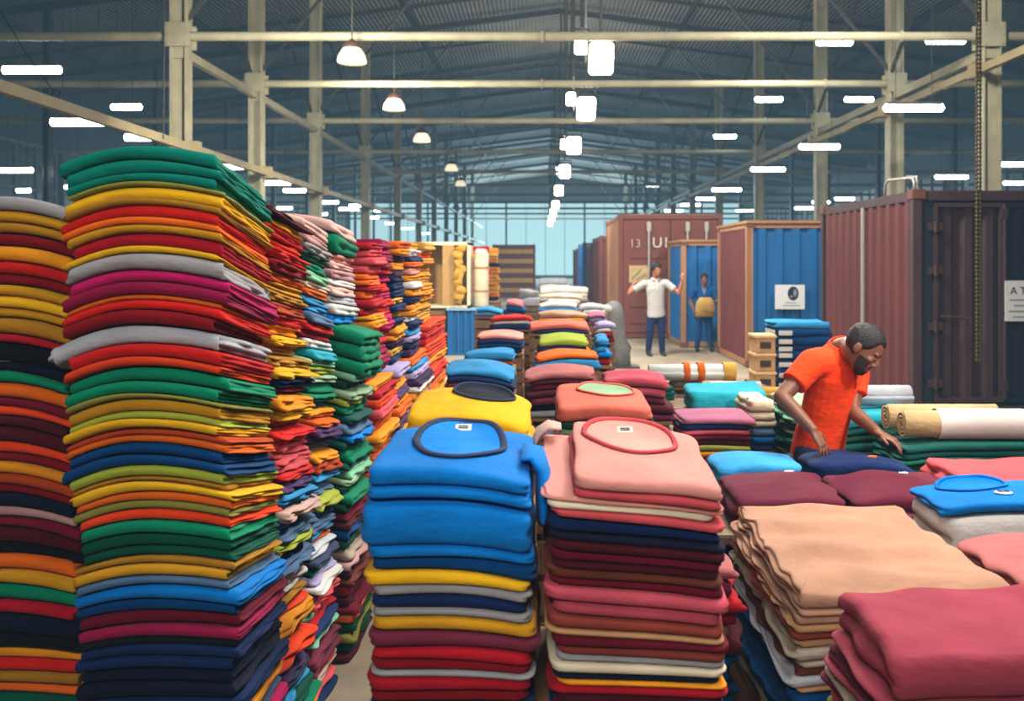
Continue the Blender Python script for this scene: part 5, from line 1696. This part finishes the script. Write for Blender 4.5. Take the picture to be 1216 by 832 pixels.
def person(label, J, skin, shirt, trouser, voxel, s=1.0, beard=False, open_eyes=True, hairkw=None, shirt_name='shirt', seed=1, collar=True, hem=.0):
    """J: joints and directions in world coordinates"""
    fl_, fh = Vector(J['fwd']), Vector(J.get('fwd_chest', J['fwd']))
    hip, nb = Vector(J['hip']), Vector(J['neck'])
    up = (nb - hip).normalized()
    root = thing('person', label, 'person', (hip.x, hip.y, 0))
    sp = lambda t, off=0: hip.lerp(nb, t) + fh.normalized() * off
    b = MB()
    # skin: one continuous body
    torso(b, [(hip - up * .10 * s, .09 * s, .07 * s), (hip - up * .05 * s, .135 * s, .09 * s), (hip, .145 * s, .095 * s), (sp(.3), .125 * s, .085 * s), (sp(.55), .140 * s, .095 * s), (sp(.78), .165 * s, .095 * s), (sp(.92), .13 * s, .07 * s), (sp(1.0), .06 * s, .055 * s)], fl_, fh)
    hc = Vector(J['head'])
    f, u, r = basis(J['look'], J['head_up'])
    limb(b, [sp(.97), nb.lerp(hc, .35), hc - u * .045 * s - f * .02 * s], [.060 * s, .056 * s, .058 * s])
    W, rm = head_shells(b, hc, J['look'], J['head_up'], s)
    for q in ('r', 'l'):
        limb(b, [J[q + 'sh'], Vector(J[q + 'sh']).lerp(J[q + 'el'], .45), J[q + 'el'], Vector(J[q + 'el']).lerp(J[q + 'wr'], .35), J[q + 'wr']], [.052 * s, .047 * s, .040 * s, .039 * s, .026 * s])
        hand_shells(b, J[q + 'wr'], J[q + 'hd'], J[q + 'pn'], J[q + 'th'], s, J.get(q + 'curl', (.35, .4, .45, .5)), J.get(q + 'spread', .12))
        limb(b, [J[q + 'hp'], J[q + 'kn'], J[q + 'an']], [.075 * s, .050 * s, .036 * s])
    body = remesh(b, 'body', skin, root, voxel, 3)
    # clothes
    c = MB()
    g = .020 * s
    hb = hip - up * (.02 + hem) * s
    torso(c, [(hb - up * .05 * s, .168 * s, .128 * s), (hb, .170 * s, .130 * s), (sp(.25), .158 * s, .124 * s), (sp(.5), .165 * s, .124 * s), (sp(.72), .182 * s, .122 * s), (sp(.86), .172 * s, .104 * s), (sp(.95), .125 * s, .085 * s), (sp(1.0), .074 * s, .070 * s)], fl_, fh)
    for q in ('r', 'l'):
        sh, el = Vector(J[q + 'sh']), Vector(J[q + 'el'])
        e = J.get(q + 'sleeve', .72)
        limb(c, [sh.lerp(sp(.84), .35), sh, sh.lerp(el, .4)], [.080 * s, .074 * s, .068 * s])
        c.tube([sh, sh.lerp(el, .4), sh.lerp(el, e - .02), sh.lerp(el, e)], [.072 * s, .070 * s, .070 * s, .068 * s], 16)
    remesh(c, shirt_name, shirt, root, voxel * 1.1, 4, wrinkles(seed, .0045 * s))
    if collar:
        # turned-down collar: a band round the neck, open at the throat
        fN, uN, rN = basis(fh, (hc - nb).normalized() * .5 + up * .5)
        v, fa = [], []
        n = 26
        for k in range(n + 1):
            a = -math.pi / 2 + .32 + (2 * math.pi - .64) * k / n      # starts and ends at the throat
            dv = rN * math.cos(a) + fN * -math.sin(a)
            fr = max(0, -math.sin(a))
            for rr, zz in ((.066, .030), (.078, .024), (.098, -.012 - .022 * fr), (.092, -.016 - .022 * fr), (.070, .014)):
                v.append(nb + (dv * rr + fN * .014 + uN * (zz * .8 + .004 - .020 * fr)) * s)
        for k in range(n):
            for j in range(5):
                j2 = (j + 1) % 5
                fa.append((k * 5 + j, k * 5 + j2, (k + 1) * 5 + j2, (k + 1) * 5 + j))
        fa.append((0, 1, 2, 3, 4)); fa.append(tuple(n * 5 + j for j in (4, 3, 2, 1, 0)))
        MB().add(v, fa).build('collar', shirt, root, True)
        ch_ = sp(.94); fd = fh.normalized()
        pl = MB()
        P1_, P2_ = sp(.93) + fd * .098 * s, sp(.66) + fd * .131 * s
        pl.bar(P1_, P2_, .026 * s, .006, up=fd)
        pl.build('placket', shirt, root)
    t = MB()
    torso(t, [(hip - up * .14 * s, .10 * s, .09 * s), (hip - up * .08 * s, .150 * s, .112 * s), (hip, .154 * s, .114 * s), (hip + up * .05 * s, .148 * s, .108 * s)], fl_, fl_)
    for q in ('r', 'l'):
        hp, kn, an = Vector(J[q + 'hp']), Vector(J[q + 'kn']), Vector(J[q + 'an'])
        limb(t, [hp, hp.lerp(kn, .5), kn, kn.lerp(an, .4), an + (kn - an).normalized() * .02], [.094 * s, .082 * s, .066 * s, .062 * s, .056 * s])
    remesh(t, 'trousers', trouser, root, voxel * 1.3, 4, wrinkles(seed + 3, .004 * s, 12, 20))
    shm = plain('dark_shoe', (40, 36, 36), rough=.5, bump=0)
    for q in ('r', 'l'):
        an = Vector(J[q + 'an']); fd = Vector(J.get(q + 'ft', J['fwd'])).normalized(); fd.z = 0
        sd = Vector((fd.y, -fd.x, 0))
        MB().tube([(an.x - fd.x * .07, an.y - fd.y * .07, .045), (an.x - fd.x * .05, an.y - fd.y * .05, .05), (an.x + fd.x * .03, an.y + fd.y * .03, .055), (an.x + fd.x * .12, an.y + fd.y * .12, .036), (an.x + fd.x * .19, an.y + fd.y * .19, .026), (an.x + fd.x * .205, an.y + fd.y * .205, .024)],
                  [(.028, .040), (.036, .048), (.038, .052), (.044, .034), (.036, .024), (.018, .014)], 14, side=sd).build('shoe', shm, root, True)
    hair_cap(W, s, 'hair', m_hair, root, **(hairkw or {}))
    face_bits(W, rm, s, root, open_eyes, beard)
    return root, W, sp


m_skin1 = skinmat('brown_skin', (122, 78, 58))
m_orange = fabric('orange_polo', (250, 68, 20), weave=500)
m_trs = fabric('navy_trouser', (40, 48, 74))
hip = at(973, 522, 4.60); nb = at(999, 411, 4.47)
F1 = Vector((.72, -.69, 0))
rt = F1.cross(Vector((0, 0, 1)))
J = dict(fwd=F1, fwd_chest=(.70, -.68, -.22), hip=hip, neck=nb, head=at(1024, 413, 4.33), look=(.66, -.40, -.62), head_up=(.60, -.18, .76),
         rsh=at(965, 431, 4.36), rel=at(928, 471, 4.27), rwr=at(965, 510, 4.19), rhd=(.28, -.16, -.50), rpn=(-.55, .55, -.25), rth=(.6, -.3, -.2), rcurl=(.22, .26, .30, .36), rspread=.30,
         lsh=at(1016, 438, 4.60), lel=at(1012, 488, 4.50), lwr=at(1043, 514, 4.30), lhd=(.62, -.45, -.30), lpn=(-.25, .15, -.9), lth=(-.1, -.9, -.2), lcurl=(.40, .45, .5, .5), lspread=.16,
         rhp=hip + rt * .09 - Vector((0, 0, .06)), lhp=hip - rt * .09 - Vector((0, 0, .06)),
         rkn=hip + rt * .10 + F1 * .07 - Vector((0, 0, .43)), lkn=hip - rt * .10 + F1 * .05 - Vector((0, 0, .43)),
         rsleeve=.62, lsleeve=.60)
J['ran'] = Vector((J['rkn'].x - F1.x * .06, J['rkn'].y - F1.y * .06, .07)); J['lan'] = Vector((J['lkn'].x - F1.x * .05, J['lkn'].y - F1.y * .05, .07))
root, W, sp = person('man in bright orange polo shirt bending over the navy pile, hands on the cloth', J, m_skin1, m_orange, m_trs, .0055, .96, beard=True, open_eyes=False,
                     hairkw=dict(front=.070, back=-.050, thick=.008, temple=.010), shirt_name='polo_shirt', seed=4, hem=.02)

m_skin2 = skinmat('warm_brown_skin', (158, 98, 74))
m_white = fabric('white_shirt', (196, 194, 194), vary=.04)
m_navyt = fabric('navy_jeans', (30, 46, 86))
D = 16.9
hip = at(779, 372, D); nb = at(778, 331, D); F2 = Vector((.12, -.99, 0))
J = dict(fwd=F2, hip=hip, neck=nb, head=at(779.5, 320.5, D - .04), look=(.45, -.88, -.08), head_up=(0, 0, 1),
         rsh=at(765, 336.5, D), rel=at(747, 348, D + .05), rwr=at(752, 337, D + .20), rhd=(.6, .35, .5), rpn=(.3, .6, -.2), rth=(0, 0, 1), rcurl=(.6, .6, .6, .6),
         lsh=at(791, 336, D), lel=at(806, 348, D - .10), lwr=at(810.5, 331, D - .12), lhd=(.05, .05, 1), lpn=(.6, .6, .1), lth=(-.5, -.5, .3), lcurl=(.9, .9, .9, .9),
         rhp=hip + Vector((-.09, 0, -.07)), lhp=hip + Vector((.09, 0, -.07)), rkn=hip + Vector((-.13, -.04, -.45)), lkn=hip + Vector((.10, -.03, -.45)), rsleeve=.66, lsleeve=.66)
J['ran'] = Vector((J['rkn'].x - .02, J['rkn'].y + .03, .07)); J['lan'] = Vector((J['lkn'].x + .02, J['lkn'].y + .03, .07))
person('man in white shirt with raised arms before the tall brown container', J, m_skin2, m_white, m_navyt, .0095, 1.02, hairkw=dict(front=.058, back=-.045, thick=.020, temple=.0), seed=9)

m_skin3 = skinmat('deep_brown_skin', (128, 78, 60))
m_blues = fabric('blue_work_shirt', (22, 84, 148))
m_bluet = fabric('blue_trouser', (26, 74, 130))
D = 17.75
hip = at(835, 373, D); nb = at(836, 340.5, D); F3 = Vector((-.1, -.99, 0))
J = dict(fwd=F3, hip=hip, neck=nb, head=at(836.5, 331, D - .04), look=(.2, -.95, -.2), head_up=(0, 0, 1),
         rsh=at(823, 344.5, D), rel=at(820, 359, D - .02), rwr=at(826, 373, D - .14), rhd=(.35, -.2, -.7), rpn=(.6, .2, .1), rth=(.2, -.9, 0),
         lsh=at(848, 344.5, D), lel=at(852.0, 359, D - .06), lwr=at(848.5, 360, D - .26), lhd=(-.7, -.35, .15), lpn=(-.2, .6, -.3), lth=(0, -.2, .9),
         rhp=hip + Vector((-.085, 0, -.06)), lhp=hip + Vector((.085, 0, -.06)), rkn=hip + Vector((-.11, -.05, -.40)), lkn=hip + Vector((.12, -.03, -.40)), rsleeve=.68, lsleeve=.68)
J['ran'] = Vector((J['rkn'].x - .02, J['rkn'].y + .04, .07)); J['lan'] = Vector((J['lkn'].x + .05, J['lkn'].y + .06, .07))
root, W, sp = person('man in blue work clothes holding a tan cloth bundle by the low blue container', J, m_skin3, m_blues, m_bluet, .0095, .90, hairkw=dict(front=.066, back=-.045, thick=.009, temple=.004), seed=12)
lan = MB().tube([sp(.98) + F3 * .085 + Vector((-.03, 0, 0)), sp(.7) + F3 * .125, sp(.98) + F3 * .085 + Vector((.03, 0, 0))], .006, 6)
tag(lan.build('lanyard', fab('cream'), root, True), 'pale lanyard round the neck')
c = at(837.5, 364.5, D - .26)
tb = MB().tube([c + Vector((0, 0, -.19)), c + Vector((0, 0, -.15)), c + Vector((0, -.02, 0)), c + Vector((0, -.01, .12)), c + Vector((0, .0, .19))], [(.17, .02), (.185, .05), (.20, .075), (.17, .06), (.11, .03)], 20, side=Vector((1, 0, 0)))
t = thing('cloth_bundle', 'tan cloth bundle held against the chest of the man in blue', 'bundle', (c.x, c.y, c.z - .19))
tb.build('bundle_body', fabric('tan_bundle', (206, 168, 96)), t, True)
MB().tube([c + Vector((-.19, -.03, -.10)), c + Vector((0, -.085, -.06)), c + Vector((.19, -.03, -.12))], [(.012, .008)] * 3, 8).build('fold', fabric('tan_fold', (182, 142, 78)), t, True)

# the far stacks of the left row, one mesh
o = far_pile['mb'].build('folded_shirt_piles', far_pile['mats'], None, True)
tag(o, 'blurred rows of orange, purple and golden folded shirts farther along the left aisle', 'shirt', None, 'stuff')
